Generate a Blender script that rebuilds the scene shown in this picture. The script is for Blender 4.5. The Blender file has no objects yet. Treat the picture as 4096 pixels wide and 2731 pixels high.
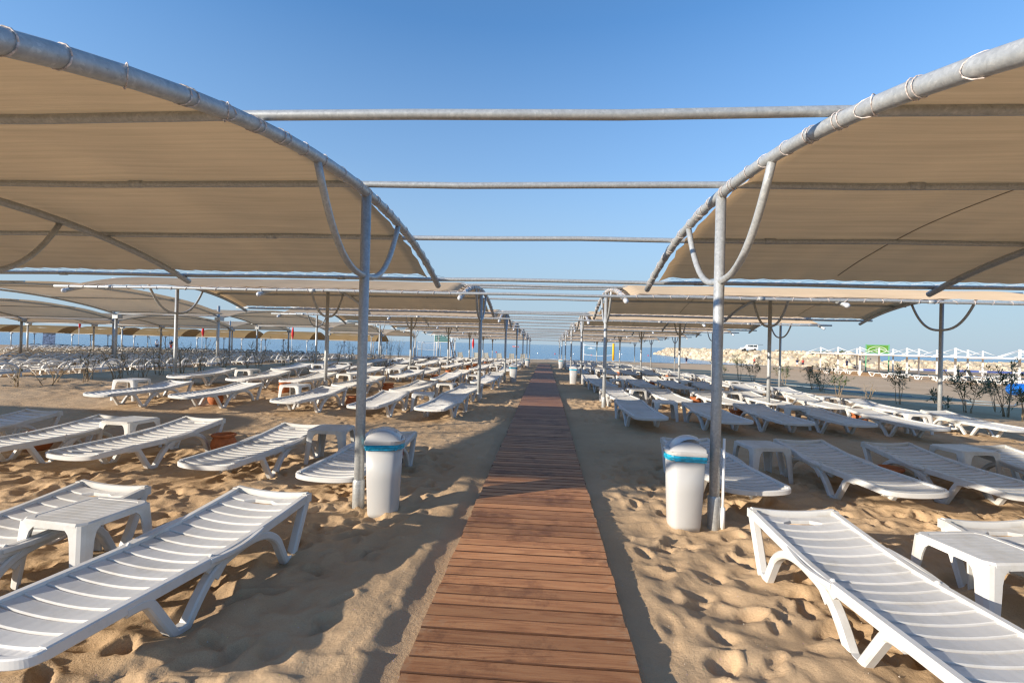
import bpy, bmesh, math, random
import numpy as np
from mathutils import Vector, Matrix
random.seed(7)
R = math.radians
SC = bpy.context.scene
COL = SC.collection

# ------------------------------------------------------------------ camera, sky, sun, exposure
cam_d = bpy.data.cameras.new('camera'); cam = bpy.data.objects.new('camera', cam_d); COL.objects.link(cam)
cam_d.sensor_width = 36.0; cam_d.lens = 17.0; cam_d.clip_start = 0.05; cam_d.clip_end = 60000
YAW, ROLL, PITCH = math.atan(134/1934.), math.atan(0.0255), math.atan(9.5/1934.)
cam.matrix_world = (Matrix.Translation((0.07, 0, 1.5)) @ Matrix.Rotation(YAW, 4, 'Z') @
                    Matrix.Rotation(math.pi/2 + PITCH, 4, 'X') @ Matrix.Rotation(ROLL, 4, 'Z'))
SC.camera = cam
SUN_EL = R(15.4); SUN_AZ = math.atan2(-3.15, -1.78)          # azimuth from +Y towards +X
w = bpy.data.worlds.new('World'); SC.world = w; w.use_nodes = True
wn = w.node_tree.nodes; bg = wn['Background']
sky = wn.new('ShaderNodeTexSky'); sky.sky_type = 'NISHITA'; sky.sun_disc = False
sky.sun_elevation = SUN_EL; sky.sun_rotation = SUN_AZ % (2*math.pi)
sky.altitude = 0; sky.air_density = 1.0; sky.dust_density = 0.0; sky.ozone_density = 4.0
wl = w.node_tree.links
hsv = wn.new('ShaderNodeHueSaturation'); hsv.inputs['Saturation'].default_value = 1.12; hsv.inputs['Value'].default_value = 0.80; wl.new(sky.outputs[0], hsv.inputs['Color'])
# sea haze: the sky pales evenly towards the whole horizon
wtc = wn.new('ShaderNodeTexCoord'); wsx = wn.new('ShaderNodeSeparateXYZ'); wl.new(wtc.outputs['Generated'], wsx.inputs[0])
wr = wn.new('ShaderNodeValToRGB'); wl.new(wsx.outputs['Z'], wr.inputs[0])
for i, (p, v) in enumerate(((0.0, 0.97), (0.10, 0.90), (0.20, 0.68), (0.34, 0.36), (0.55, 0.06))):
    if i > 1: wr.color_ramp.elements.new(0.5)
    wr.color_ramp.elements[i].position = p; wr.color_ramp.elements[i].color = (v, v, v, 1)
wmx = wn.new('ShaderNodeMixRGB'); wl.new(wr.outputs[0], wmx.inputs[0]); wl.new(hsv.outputs[0], wmx.inputs[1]); wmx.inputs[2].default_value = (1.26, 1.66, 2.04, 1)
wl.new(wmx.outputs[0], bg.inputs[0]); bg.inputs[1].default_value = 0.13
sun_d = bpy.data.lights.new('sun', 'SUN'); sun = bpy.data.objects.new('sun', sun_d); COL.objects.link(sun)
sun_d.energy = 3.0; sun_d.angle = R(0.5); sun_d.color = (1.0, 0.89, 0.74)
sdir = Vector((math.sin(SUN_AZ)*math.cos(SUN_EL), math.cos(SUN_AZ)*math.cos(SUN_EL), math.sin(SUN_EL)))
sun.rotation_euler = sdir.to_track_quat('Z', 'Y').to_euler(); sun.location = (-30, -20, 15)
SC.view_settings.view_transform = 'Standard'; SC.view_settings.look = 'None'
SC.view_settings.exposure = 1.38; SC.view_settings.gamma = 1.0
SC.render.engine = 'CYCLES'
SC.cycles.max_bounces = 8; SC.cycles.filter_width = 1.3; SC.cycles.diffuse_bounces = 5; SC.cycles.glossy_bounces = 2; SC.cycles.transmission_bounces = 4

# ------------------------------------------------------------------ materials
MATS = {}
def newmat(name):
    m = bpy.data.materials.new(name); m.use_nodes = True
    n = m.node_tree.nodes; l = m.node_tree.links; MATS[name] = m
    return m, n, l, n['Principled BSDF']
def N(n, t, **kw):
    a = n.new('ShaderNode'+t)
    for k, v in kw.items():
        if k in a.inputs.keys(): a.inputs[k].default_value = v
        else: setattr(a, k, v)
    return a
def ramp(n, stops):
    r = n.new('ShaderNodeValToRGB'); e = r.color_ramp.elements
    while len(e) < len(stops): e.new(0.5)
    for i, (p, c) in enumerate(stops): e[i].position = p; e[i].color = (*c, 1)
    return r
def simple(name, col, rough=0.6, metal=0.0, var=0.12, scale=9.0, bump=0.0, bscale=60, spec=0.5, coat=0.0):
    m, n, l, b = newmat(name)
    tc = N(n, 'TexCoord'); no = N(n, 'TexNoise', Scale=scale, Detail=5.0)
    l.new(tc.outputs['Object'], no.inputs['Vector'])
    r = ramp(n, [(0.3, tuple(c*(1-var) for c in col)), (0.7, tuple(min(1, c*(1+var)) for c in col))])
    l.new(no.outputs['Fac'], r.inputs[0]); l.new(r.outputs[0], b.inputs['Base Color'])
    b.inputs['Roughness'].default_value = rough; b.inputs['Metallic'].default_value = metal
    b.inputs['Specular IOR Level'].default_value = spec; b.inputs['Coat Weight'].default_value = coat
    if bump:
        n2 = N(n, 'TexNoise', Scale=bscale, Detail=3.0); l.new(tc.outputs['Object'], n2.inputs['Vector'])
        bp = N(n, 'Bump', Strength=bump, Distance=0.01); l.new(n2.outputs['Fac'], bp.inputs['Height']); l.new(bp.outputs[0], b.inputs['Normal'])
    return m

def mat_plastic():
    m, n, l, b = newmat('white_plastic')
    tc = N(n, 'TexCoord'); oi = N(n, 'ObjectInfo')
    no = N(n, 'TexNoise', Scale=3.5, Detail=8.0, Roughness=0.7); l.new(tc.outputs['Object'], no.inputs['Vector'])
    r = ramp(n, [(0.30, (0.52, 0.495, 0.445)), (0.50, (0.645, 0.635, 0.61)), (0.8, (0.69, 0.68, 0.66))])
    l.new(no.outputs['Fac'], r.inputs[0])
    hs = N(n, 'HueSaturation'); mr = N(n, 'MapRange'); mr.inputs['To Min'].default_value = 0.88; mr.inputs['To Max'].default_value = 1.04
    l.new(oi.outputs['Random'], mr.inputs['Value']); l.new(mr.outputs[0], hs.inputs['Value'])
    l.new(r.outputs[0], hs.inputs['Color']); l.new(hs.outputs[0], b.inputs['Base Color'])
    b.inputs['Roughness'].default_value = 0.42; b.inputs['Specular IOR Level'].default_value = 0.45
    return m
def mat_galv():
    m, n, l, b = newmat('galvanised_steel')
    tc = N(n, 'TexCoord')
    v = N(n, 'TexVoronoi', Scale=70.0); no = N(n, 'TexNoise', Scale=24.0, Detail=8.0, Roughness=0.75)
    l.new(tc.outputs['Object'], v.inputs['Vector']); l.new(tc.outputs['Object'], no.inputs['Vector'])
    mx = N(n, 'Math', operation='MULTIPLY_ADD'); mx.inputs[1].default_value = 0.35
    l.new(v.outputs['Color'], mx.inputs[0]); l.new(no.outputs['Fac'], mx.inputs[2])
    r = ramp(n, [(0.30, (0.26, 0.27, 0.275)), (0.52, (0.37, 0.385, 0.39)), (0.78, (0.45, 0.465, 0.465)), (0.95, (0.55, 0.56, 0.55))])
    l.new(mx.outputs[0], r.inputs[0]); l.new(r.outputs[0], b.inputs['Base Color'])
    b.inputs['Metallic'].default_value = 0.35; b.inputs['Roughness'].default_value = 0.45
    bp = N(n, 'Bump', Strength=0.25, Distance=0.004); l.new(no.outputs['Fac'], bp.inputs['Height']); l.new(bp.outputs[0], b.inputs['Normal'])
    return m
def mat_fabric(name, col, tr, tcol=None):
    m, n, l, b = newmat(name)
    out = n['Material Output']; n.remove(b)
    tc = N(n, 'TexCoord'); mp = N(n, 'Mapping'); mp.inputs['Scale'].default_value = (0.35, 9.0, 3.0)
    l.new(tc.outputs['Object'], mp.inputs['Vector'])
    no = N(n, 'TexNoise', Scale=1.6, Detail=6.0, Roughness=0.6); l.new(mp.outputs[0], no.inputs['Vector'])
    n2 = N(n, 'TexNoise', Scale=0.9, Detail=5.0); l.new(tc.outputs['Object'], n2.inputs['Vector'])
    mx = N(n, 'Math', operation='MULTIPLY_ADD'); mx.inputs[1].default_value = 0.5
    l.new(n2.outputs['Fac'], mx.inputs[0]); l.new(no.outputs['Fac'], mx.inputs[2])
    r = ramp(n, [(0.5, tuple(c*0.86 for c in col)), (1.0, tuple(min(1, c*1.12) for c in col))])
    l.new(mx.outputs[0], r.inputs[0])
    d = N(n, 'BsdfDiffuse', Roughness=0.8); t = N(n, 'BsdfTranslucent'); ms = N(n, 'MixShader'); ms.inputs[0].default_value = tr
    wv = N(n, 'TexNoise', Scale=7.0, Detail=4.0, Roughness=0.7); l.new(mp.outputs[0], wv.inputs['Vector'])
    bp = N(n, 'Bump', Strength=0.35, Distance=0.012); l.new(wv.outputs['Fac'], bp.inputs['Height'])
    l.new(bp.outputs[0], d.inputs['Normal']); l.new(bp.outputs[0], t.inputs['Normal'])
    hs = N(n, 'MixRGB', blend_type='MULTIPLY'); hs.inputs[0].default_value = 1.0; hs.inputs[2].default_value = (*(tcol or (1, .96, .9)), 1); l.new(r.outputs[0], hs.inputs[1])
    l.new(r.outputs[0], d.inputs['Color']); l.new(hs.outputs[0], t.inputs['Color'])
    l.new(d.outputs[0], ms.inputs[1]); l.new(t.outputs[0], ms.inputs[2]); l.new(ms.outputs[0], out.inputs['Surface'])
    return m
def mat_wood():
    m, n, l, b = newmat('boardwalk_wood')
    tc = N(n, 'TexCoord'); oi = N(n, 'ObjectInfo'); geo = N(n, 'NewGeometry')
    off = N(n, 'VectorMath', operation='SCALE'); cx = N(n, 'CombineXYZ')
    for i in range(3): l.new(oi.outputs['Random'], cx.inputs[i])
    l.new(cx.outputs[0], off.inputs[0]); off.inputs['Scale'].default_value = 43.0
    ad = N(n, 'VectorMath', operation='ADD'); l.new(tc.outputs['Object'], ad.inputs[0]); l.new(off.outputs[0], ad.inputs[1])
    mp = N(n, 'Mapping'); mp.inputs['Scale'].default_value = (1.1, 9.0, 9.0); l.new(ad.outputs[0], mp.inputs['Vector'])
    # growth rings cut lengthwise: distorted bands stretched along the plank
    wv = N(n, 'TexNoise', Scale=1.3, Detail=1.0, Distortion=0.6); l.new(mp.outputs[0], wv.inputs['Vector'])
    ml = N(n, 'Math', operation='MULTIPLY'); ml.inputs[1].default_value = 34.0; l.new(wv.outputs['Fac'], ml.inputs[0])
    sn = N(n, 'Math', operation='SINE'); l.new(ml.outputs[0], sn.inputs[0])
    mp2 = N(n, 'Mapping'); mp2.inputs['Scale'].default_value = (2.2, 60.0, 30.0); l.new(ad.outputs[0], mp2.inputs['Vector'])
    fine = N(n, 'TexNoise', Scale=2.2, Detail=6.0, Roughness=0.7); l.new(mp2.outputs[0], fine.inputs['Vector'])
    ringamt = N(n, 'TexNoise', Scale=2.1, Detail=2.0); l.new(ad.outputs[0], ringamt.inputs['Vector'])
    ra = N(n, 'Math', operation='MULTIPLY'); l.new(sn.outputs[0], ra.inputs[0]); l.new(ringamt.outputs['Fac'], ra.inputs[1])
    g = N(n, 'Math', operation='MULTIPLY_ADD'); g.inputs[1].default_value = 0.22; l.new(ra.outputs[0], g.inputs[0]); l.new(fine.outputs['Fac'], g.inputs[2])
    r = ramp(n, [(0.15, (0.235, 0.095, 0.040)), (0.45, (0.455, 0.205, 0.088)), (0.80, (0.56, 0.285, 0.130))])
    l.new(g.outputs[0], r.inputs[0])
    # knots
    kn = N(n, 'TexVoronoi', Scale=1.0); mp3 = N(n, 'Mapping'); mp3.inputs['Scale'].default_value = (2.3, 5.0, 1.0); l.new(ad.outputs[0], mp3.inputs['Vector']); l.new(mp3.outputs[0], kn.inputs['Vector'])
    kr = ramp(n, [(0.03, (0.35, 0.35, 0.35)), (0.10, (1, 1, 1))]); l.new(kn.outputs['Distance'], kr.inputs[0])
    mk = N(n, 'MixRGB', blend_type='MULTIPLY'); mk.inputs[0].default_value = 0.8; l.new(r.outputs[0], mk.inputs[1]); l.new(kr.outputs[0], mk.inputs[2])
    # per-plank tone
    hs = N(n, 'HueSaturation'); mr = N(n, 'MapRange'); mr.inputs['To Min'].default_value = 0.66; mr.inputs['To Max'].default_value = 1.25
    l.new(oi.outputs['Random'], mr.inputs['Value']); l.new(mr.outputs[0], hs.inputs['Value']); l.new(mk.outputs[0], hs.inputs['Color'])
    # wear: greyer, darker foot marks in world space, sand dust at the edges; shade of the farther boards painted into their colour
    wn_ = N(n, 'TexNoise', Scale=1.7, Detail=7.0, Roughness=0.72); l.new(geo.outputs['Position'], wn_.inputs['Vector'])
    wr = ramp(n, [(0.52, (0, 0, 0)), (0.62, (1, 1, 1))]); l.new(wn_.outputs['Fac'], wr.inputs[0])
    mg = N(n, 'MixRGB', blend_type='MULTIPLY'); l.new(wr.outputs[0], mg.inputs[0]); l.new(hs.outputs[0], mg.inputs[1]); mg.inputs[2].default_value = (0.55, 0.52, 0.54, 1)
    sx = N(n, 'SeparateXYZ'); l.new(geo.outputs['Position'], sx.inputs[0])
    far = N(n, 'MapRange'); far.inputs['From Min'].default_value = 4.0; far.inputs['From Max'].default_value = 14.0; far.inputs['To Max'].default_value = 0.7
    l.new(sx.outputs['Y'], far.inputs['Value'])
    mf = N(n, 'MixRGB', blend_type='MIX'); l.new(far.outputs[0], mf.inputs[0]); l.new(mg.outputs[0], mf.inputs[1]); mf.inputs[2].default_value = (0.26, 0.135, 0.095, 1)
    dn = N(n, 'TexNoise', Scale=9.0, Detail=8.0, Roughness=0.8); l.new(geo.outputs['Position'], dn.inputs['Vector'])
    ab = N(n, 'Math', operation='ABSOLUTE'); l.new(sx.outputs['X'], ab.inputs[0])
    ed = N(n, 'MapRange'); ed.inputs['From Min'].default_value = 0.30; ed.inputs['From Max'].default_value = 0.54; ed.inputs['To Max'].default_value = 0.22; l.new(ab.outputs[0], ed.inputs['Value'])
    sm = N(n, 'Math', operation='ADD'); l.new(dn.outputs['Fac'], sm.inputs[0]); l.new(ed.outputs[0], sm.inputs[1])
    dr = ramp(n, [(0.66, (0, 0, 0)), (0.86, (0.55, 0.55, 0.55))]); l.new(sm.outputs[0], dr.inputs[0])
    md = N(n, 'MixRGB', blend_type='MIX'); l.new(dr.outputs[0], md.inputs[0]); l.new(mf.outputs[0], md.inputs[1]); md.inputs[2].default_value = (0.40, 0.28, 0.17, 1)
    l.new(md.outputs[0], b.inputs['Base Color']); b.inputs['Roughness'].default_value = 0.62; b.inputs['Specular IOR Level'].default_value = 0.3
    bp = N(n, 'Bump', Strength=0.3, Distance=0.003); l.new(g.outputs[0], bp.inputs['Height']); l.new(bp.outputs[0], b.inputs['Normal'])
    return m
def mat_sand():
    m, n, l, b = newmat('beach_sand')
    geo = N(n, 'NewGeometry')
    a = N(n, 'TexNoise', Scale=0.55, Detail=9.0, Roughness=0.62); l.new(geo.outputs['Position'], a.inputs['Vector'])
    r = ramp(n, [(0.30, (0.44, 0.300, 0.175)), (0.52, (0.53, 0.375, 0.228)), (0.72, (0.60, 0.440, 0.282))]); l.new(a.outputs['Fac'], r.inputs[0])
    g = N(n, 'TexNoise', Scale=260.0, Detail=2.0); l.new(geo.outputs['Position'], g.inputs['Vector'])
    gr = ramp(n, [(0.30, (0.72, 0.70, 0.66)), (0.55, (1, 1, 1)), (0.75, (1.0, 1.0, 1.0))]); l.new(g.outputs['Fac'], gr.inputs[0])
    mg = N(n, 'MixRGB', blend_type='MULTIPLY'); mg.inputs[0].default_value = 0.8; l.new(r.outputs[0], mg.inputs[1]); l.new(gr.outputs[0], mg.inputs[2])
    # specks: shell and grit
    v = N(n, 'TexVoronoi', Scale=26.0); l.new(geo.outputs['Position'], v.inputs['Vector'])
    vr = ramp(n, [(0.045, (1, 1, 1)), (0.06, (0, 0, 0))]); l.new(v.outputs['Distance'], vr.inputs[0])
    ms = N(n, 'MixRGB', blend_type='MIX'); l.new(vr.outputs[0], ms.inputs[0]); l.new(mg.outputs[0], ms.inputs[1]); l.new(v.outputs['Color'], ms.inputs[2])
    ms2 = N(n, 'MixRGB', blend_type='MIX'); ms2.inputs[0].default_value = 0.6; l.new(ms.outputs[0], ms2.inputs[2]); l.new(mg.outputs[0], ms2.inputs[1])
    # firm sand on the right plain, lightened in colour for weak sunlight; damp band by the water
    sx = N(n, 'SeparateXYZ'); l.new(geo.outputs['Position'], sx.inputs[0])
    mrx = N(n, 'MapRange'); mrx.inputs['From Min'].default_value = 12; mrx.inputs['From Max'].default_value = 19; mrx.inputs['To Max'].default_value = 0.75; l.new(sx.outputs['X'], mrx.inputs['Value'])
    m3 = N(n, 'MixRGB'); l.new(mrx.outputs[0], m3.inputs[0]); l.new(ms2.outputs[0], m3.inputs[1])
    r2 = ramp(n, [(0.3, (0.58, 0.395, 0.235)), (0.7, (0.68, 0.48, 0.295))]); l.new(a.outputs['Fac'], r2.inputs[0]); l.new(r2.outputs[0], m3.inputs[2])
    mry = N(n, 'MapRange'); mry.inputs['From Min'].default_value = -1.5; mry.inputs['From Max'].default_value = -1.95; l.new(sx.outputs['Z'], mry.inputs['Value'])
    m4 = N(n, 'MixRGB'); l.new(mry.outputs[0], m4.inputs[0]); l.new(m3.outputs[0], m4.inputs[1]); m4.inputs[2].default_value = (0.24, 0.155, 0.08, 1)
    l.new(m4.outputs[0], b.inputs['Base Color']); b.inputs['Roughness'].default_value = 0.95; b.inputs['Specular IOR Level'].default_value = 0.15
    b1 = N(n, 'TexNoise', Scale=28.0, Detail=8.0, Roughness=0.7); l.new(geo.outputs['Position'], b1.inputs['Vector'])
    bp = N(n, 'Bump', Strength=0.5, Distance=0.02); l.new(b1.outputs['Fac'], bp.inputs['Height'])
    b2 = N(n, 'Bump', Strength=0.35, Distance=0.004); l.new(g.outputs['Fac'], b2.inputs['Height']); l.new(bp.outputs[0], b2.inputs['Normal']); l.new(b2.outputs[0], b.inputs['Normal'])
    return m
def mat_sea():
    m, n, l, b = newmat('sea_water')
    geo = N(n, 'NewGeometry')
    mp = N(n, 'Mapping'); mp.inputs['Scale'].default_value = (0.35, 1.0, 1.0); l.new(geo.outputs['Position'], mp.inputs['Vector'])
    a = N(n, 'TexNoise', Scale=0.9, Detail=5.0, Roughness=0.6); l.new(mp.outputs[0], a.inputs['Vector'])
    c = N(n, 'TexNoise', Scale=0.045, Detail=4.0); mp2 = N(n, 'Mapping'); mp2.inputs['Scale'].default_value = (0.2, 1.0, 1.0); l.new(geo.outputs['Position'], mp2.inputs['Vector']); l.new(mp2.outputs[0], c.inputs['Vector'])
    r = ramp(n, [(0.35, (0.035, 0.160, 0.300)), (0.65, (0.07, 0.235, 0.385))]); l.new(c.outputs['Fac'], r.inputs[0])
    l.new(r.outputs[0], b.inputs['Base Color'])
    b.inputs['Roughness'].default_value = 0.16; b.inputs['IOR'].default_value = 1.33
    bp = N(n, 'Bump', Strength=0.9, Distance=0.35); l.new(a.outputs['Fac'], bp.inputs['Height']); l.new(bp.outputs[0], b.inputs['Normal'])
    return m
def mat_rock():
    m, n, l, b = newmat('limestone')
    tc = N(n, 'TexCoord'); oi = N(n, 'ObjectInfo')
    a = N(n, 'TexNoise', Scale=1.6, Detail=9.0, Roughness=0.7); l.new(tc.outputs['Object'], a.inputs['Vector'])
    r = ramp(n, [(0.28, (0.30, 0.225, 0.14)), (0.48, (0.60, 0.50, 0.36)), (0.75, (0.72, 0.63, 0.49))]); l.new(a.outputs['Fac'], r.inputs[0])
    hs = N(n, 'HueSaturation'); mr = N(n, 'MapRange'); mr.inputs['To Min'].default_value = 0.75; mr.inputs['To Max'].default_value = 1.15
    l.new(oi.outputs['Random'], mr.inputs['Value']); l.new(mr.outputs[0], hs.inputs['Value']); l.new(r.outputs[0], hs.inputs['Color'])
    l.new(hs.outputs[0], b.inputs['Base Color']); b.inputs['Roughness'].default_value = 0.95
    bp = N(n, 'Bump', Strength=0.7, Distance=0.15); l.new(a.outputs['Fac'], bp.inputs['Height']); l.new(bp.outputs[0], b.inputs['Normal'])
    return m
PL = mat_plastic(); GV = mat_galv(); WOOD = mat_wood(); SAND = mat_sand(); SEA = mat_sea(); ROCK = mat_rock()
FAB = mat_fabric('shade_cloth', (0.60, 0.47, 0.335), 0.34, (1.0, 0.84, 0.60))
FAB2 = mat_fabric('pale_shade_cloth', (0.70, 0.57, 0.42), 0.42, (1.0, .93, .8))
FAB3 = mat_fabric('brown_shade_cloth', (0.40, 0.27, 0.13), 0.20)
SEAM = simple('seam_thread', (0.17, 0.12, 0.07), 0.9)
ROPE = simple('white_cord', (0.56, 0.49, 0.46), 0.8, var=0.5, scale=90)
TERRA = simple('terracotta', (0.42, 0.135, 0.045), 0.8, var=0.2, scale=14, bump=0.3, bscale=30)
BAGM = simple('blue_bin_liner', (0.015, 0.36, 0.56), 0.28, var=0.25, scale=30, bump=0.9, bscale=45)
BINM = simple('bin_plastic', (0.50, 0.495, 0.485), 0.25, var=0.03, scale=3, spec=0.5)
FLAPM = simple('grey_plastic', (0.55, 0.57, 0.60), 0.22, var=0.04)
DARKM = simple('dark_interior', (0.03, 0.03, 0.035), 0.7)
REDM = simple('red_cloth', (0.62, 0.02, 0.025), 0.8)
WHITEP = simple('white_paint', (0.80, 0.80, 0.79), 0.5, var=0.04)
BLACKF = simple('black_mesh_fabric', (0.035, 0.04, 0.042), 0.75)
GREENP = simple('green_paint', (0.10, 0.33, 0.17), 0.5)
LIME = simple('lime_green_panel', (0.075, 0.21, 0.015), 0.5)
GREENST = simple('dark_green_awning', (0.02, 0.13, 0.10), 0.8)
BLUEP = simple('blue_barrel_plastic', (0.01, 0.14, 0.55), 0.3, var=0.08)
YELP = simple('yellow_foam', (0.85, 0.42, 0.01), 0.7)
NETM = simple('teal_net', (0.06, 0.30, 0.36), 0.8)
STEMM = simple('dry_stem', (0.31, 0.23, 0.14), 0.9, var=0.35, scale=5)
LEAFM = simple('dry_olive_leaf', (0.15, 0.135, 0.065), 0.7, var=0.5, scale=6)
OLEM = simple('oleander_leaf', (0.085, 0.125, 0.045), 0.5, var=0.4, scale=6)
LEAFT = simple('tan_dry_leaf', (0.30, 0.215, 0.10), 0.8, var=0.4, scale=6)
BUSHM = simple('green_scrub', (0.085, 0.11, 0.022), 0.8, var=0.5, scale=3)
SKIN = simple('skin', (0.40, 0.22, 0.14), 0.6)
HAIRM = simple('dark_hair', (0.02, 0.014, 0.01), 0.8)
NAVY = simple('navy_cloth', (0.012, 0.018, 0.06), 0.85)
CORAL = simple('coral_cloth', (0.62, 0.10, 0.08), 0.85)
GLASS = simple('tinted_glass', (0.03, 0.045, 0.055), 0.08, var=0.05)
TYRE = simple('rubber', (0.015, 0.015, 0.016), 0.85)
TANPL = simple('cream_plastic', (0.52, 0.47, 0.36), 0.6, var=0.1)
BROWNW = simple('dark_wood', (0.06, 0.04, 0.03), 0.7)
GRAV = simple('pale_track', (0.40, 0.335, 0.245), 0.95, var=0.15, scale=0.4, bump=0.4, bscale=3)
HOSEM = simple('pale_blue_hose', (0.26, 0.32, 0.34), 0.5)
PRINT = simple('faded_print', (0.45, 0.47, 0.54), 0.6, var=0.6, scale=5)
LABELR = simple('red_label', (0.35, 0.02, 0.03), 0.5); LABELW = simple('white_label', (0.8, 0.8, 0.8), 0.5); LABELK = simple('black_label', (0.03, 0.03, 0.03), 0.5)

# ------------------------------------------------------------------ mesh helper
class MB:
    def __init__(s): s.v = []; s.f = []; s.sm = []
    def add(s, vs, fs, smooth=False):
        o = len(s.v); s.v += [tuple(q) for q in vs]
        for f in fs: s.f.append(tuple(i+o for i in f)); s.sm.append(smooth)
    def box(s, c, d, rz=0.0, rx=0.0):
        x, y, z = d[0]/2, d[1]/2, d[2]/2
        M = Matrix.Translation(c) @ Matrix.Rotation(rz, 4, 'Z') @ Matrix.Rotation(rx, 4, 'X')
        vs = [M @ Vector(p) for p in ((-x,-y,-z),(x,-y,-z),(x,y,-z),(-x,y,-z),(-x,-y,z),(x,-y,z),(x,y,z),(-x,y,z))]
        s.add(vs, [(0,3,2,1),(4,5,6,7),(0,1,5,4),(1,2,6,5),(2,3,7,6),(3,0,4,7)])
    def sweep(s, path, sec, smooth=False, up=(1,0,0), closed=False, scale=None, caps=True):
        """carry the 2-D section sec (along side, along normal) down a 3-D path; 'side' is kept near 'up'"""
        P = [Vector(p) for p in path]; n = len(P); m = len(sec); vs = []
        for i in range(n):
            if closed: t = P[(i+1) % n]-P[i-1]
            else: t = P[min(i+1, n-1)]-P[max(i-1, 0)]
            t.normalize(); a = Vector(up); a = a-t*a.dot(t)
            if a.length < 1e-4: a = t.orthogonal()
            a.normalize(); b = t.cross(a)
            k = scale[i] if scale else 1.0
            for (p, q) in sec: vs.append(P[i]+a*p*k+b*q*k)
        fs = []
        for i in range(n if closed else n-1):
            for j in range(m):
                i2 = (i+1) % n
                fs.append((i*m+j, i*m+(j+1) % m, i2*m+(j+1) % m, i2*m+j))
        if caps and not closed: fs += [tuple(range(m))[::-1], tuple((n-1)*m+j for j in range(m))]
        s.add(vs, fs, smooth)
    def tube(s, path, r, n=8, closed=False, up=(0.13,0.31,0.94), scale=None):
        s.sweep(path, [(r*math.cos(2*math.pi*k/n), r*math.sin(2*math.pi*k/n)) for k in range(n)], True, up, closed, scale)
    def lathe(s, prof, n=16, c=(0,0,0)):
        vs = []; m = len(prof)
        for k in range(n):
            a = 2*math.pi*k/n
            for (r, z) in prof: vs.append((c[0]+r*math.cos(a), c[1]+r*math.sin(a), c[2]+z))
        fs = [(k*m+j, ((k+1) % n)*m+j, ((k+1) % n)*m+j+1, k*m+j+1) for k in range(n) for j in range(m-1)]
        s.add(vs, fs, True)
    def ball(s, c, r, n=8, sz=1.0):
        s.lathe([(max(1e-4, r*math.sin(math.pi*i/n)), -r*sz*math.cos(math.pi*i/n)) for i in range(n+1)], n+2, c)
    def grid(s, fn, nu, nv, smooth=True):
        vs = [fn(i/nu, j/nv) for i in range(nu+1) for j in range(nv+1)]
        s.add(vs, [(i*(nv+1)+j, (i+1)*(nv+1)+j, (i+1)*(nv+1)+j+1, i*(nv+1)+j+1) for i in range(nu) for j in range(nv)], smooth)
    def leaf(s, p, d, L, wd, up=(0,0,1)):
        p = Vector(p); d = Vector(d).normalized(); a = d.cross(Vector(up))
        if a.length < 1e-3: a = Vector((1,0,0))
        a.normalize(); q = d.cross(a)
        s.add([p, p+d*L*.45+a*wd/2+q*L*.03, p+d*L-q*L*.05, p+d*L*.45-a*wd/2+q*L*.03], [(0,1,2,3)])
    def mesh(s, name, mats):
        me = bpy.data.meshes.new(name); me.from_pydata(s.v, [], s.f)
        me.polygons.foreach_set('use_smooth', s.sm)
        for m in (mats if isinstance(mats, (list, tuple)) else [mats]): me.materials.append(m)
        me.update(); return me
    def build(s, name, mat, parent=None, loc=None, rz=0.0):
        return link(name, s.mesh(name, mat), parent, loc, rz)
def link(name, me, parent=None, loc=None, rz=0.0):
    o = bpy.data.objects.new(name, me); COL.objects.link(o)
    if parent: o.parent = parent
    if loc is not None: o.location = loc
    o.rotation_euler = (0, 0, rz)
    return o
def tag(o, label=None, cat=None, group=None, kind=None):
    if label: o['label'] = label
    if cat: o['category'] = cat
    if group: o['group'] = group
    if kind: o['kind'] = kind
    return o
def thing(name, label, cat, loc=(0,0,0), rz=0.0, group=None):
    o = bpy.data.objects.new(name, None); COL.objects.link(o); o.location = loc; o.rotation_euler = (0,0,rz); o.empty_display_size = .2
    return tag(o, label, cat, group)
KIDS = {}
def kids(o):
    if o.name not in KIDS: KIDS[o.name] = list(o.children)
    return KIDS[o.name]
def dup(root, loc, rz, label, group=None, scale=1.0):
    """a copy of a thing with copies of its parts and sub-parts; meshes are shared"""
    r = root.copy(); COL.objects.link(r); r.location = loc; r.rotation_euler = (0,0,rz); r.scale = (scale,)*3
    r['label'] = label
    if group: r['group'] = group
    for ch in kids(root):
        c = ch.copy(); COL.objects.link(c); c.parent = r
        for g in kids(ch):
            d = g.copy(); COL.objects.link(d); d.parent = c
    return r
ORD = ['first','second','third','fourth','fifth','sixth','seventh','eighth','ninth','tenth','eleventh','twelfth','thirteenth','fourteenth','fifteenth','sixteenth','seventeenth','eighteenth','nineteenth','twentieth']
ORD += ['twenty-'+o for o in ORD[:9]]+['thirtieth']+['thirty-'+o for o in ORD[:9]]

# ------------------------------------------------------------------ terrain
def sst(a, b, x):
    t = np.clip((np.asarray(x, float)-a)/(b-a), 0, 1); return t*t*(3-2*t)
BY = [-10,14,19.7,27.4,35.2,43,50.7,68,100,120,135,170]
BZ = [0,0,-.06,-.12,-.22,-.33,-.48,-.85,-1.6,-2.2,-2.7,-4.4]
PY_ = [8,20,28,45,75,100,120,170]; PZ_ = [-.3,-.5,-.65,-1.0,-1.15,-1.65,-2.2,-4.4]
def gz(x, y):
    b = np.interp(y, BY, BZ)
    L = np.interp(x, [-19,-16.5,-14.3,-13,-11.5,-9.6,-5.6,-2.5], [-.14,-.05,.2,.36,.36,.28,.2,0])*sst(6, 11, y)*(1-sst(34, 48, y))
    t = np.interp(x, [3,5.4,9.3,12.5,15.5,20], [0,0,.4,.5,.8,1])
    return b+L+t*(np.minimum(b, np.interp(y, PY_, PZ_))-b)
def gzf(x, y): return float(gz(x, y))
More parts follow.
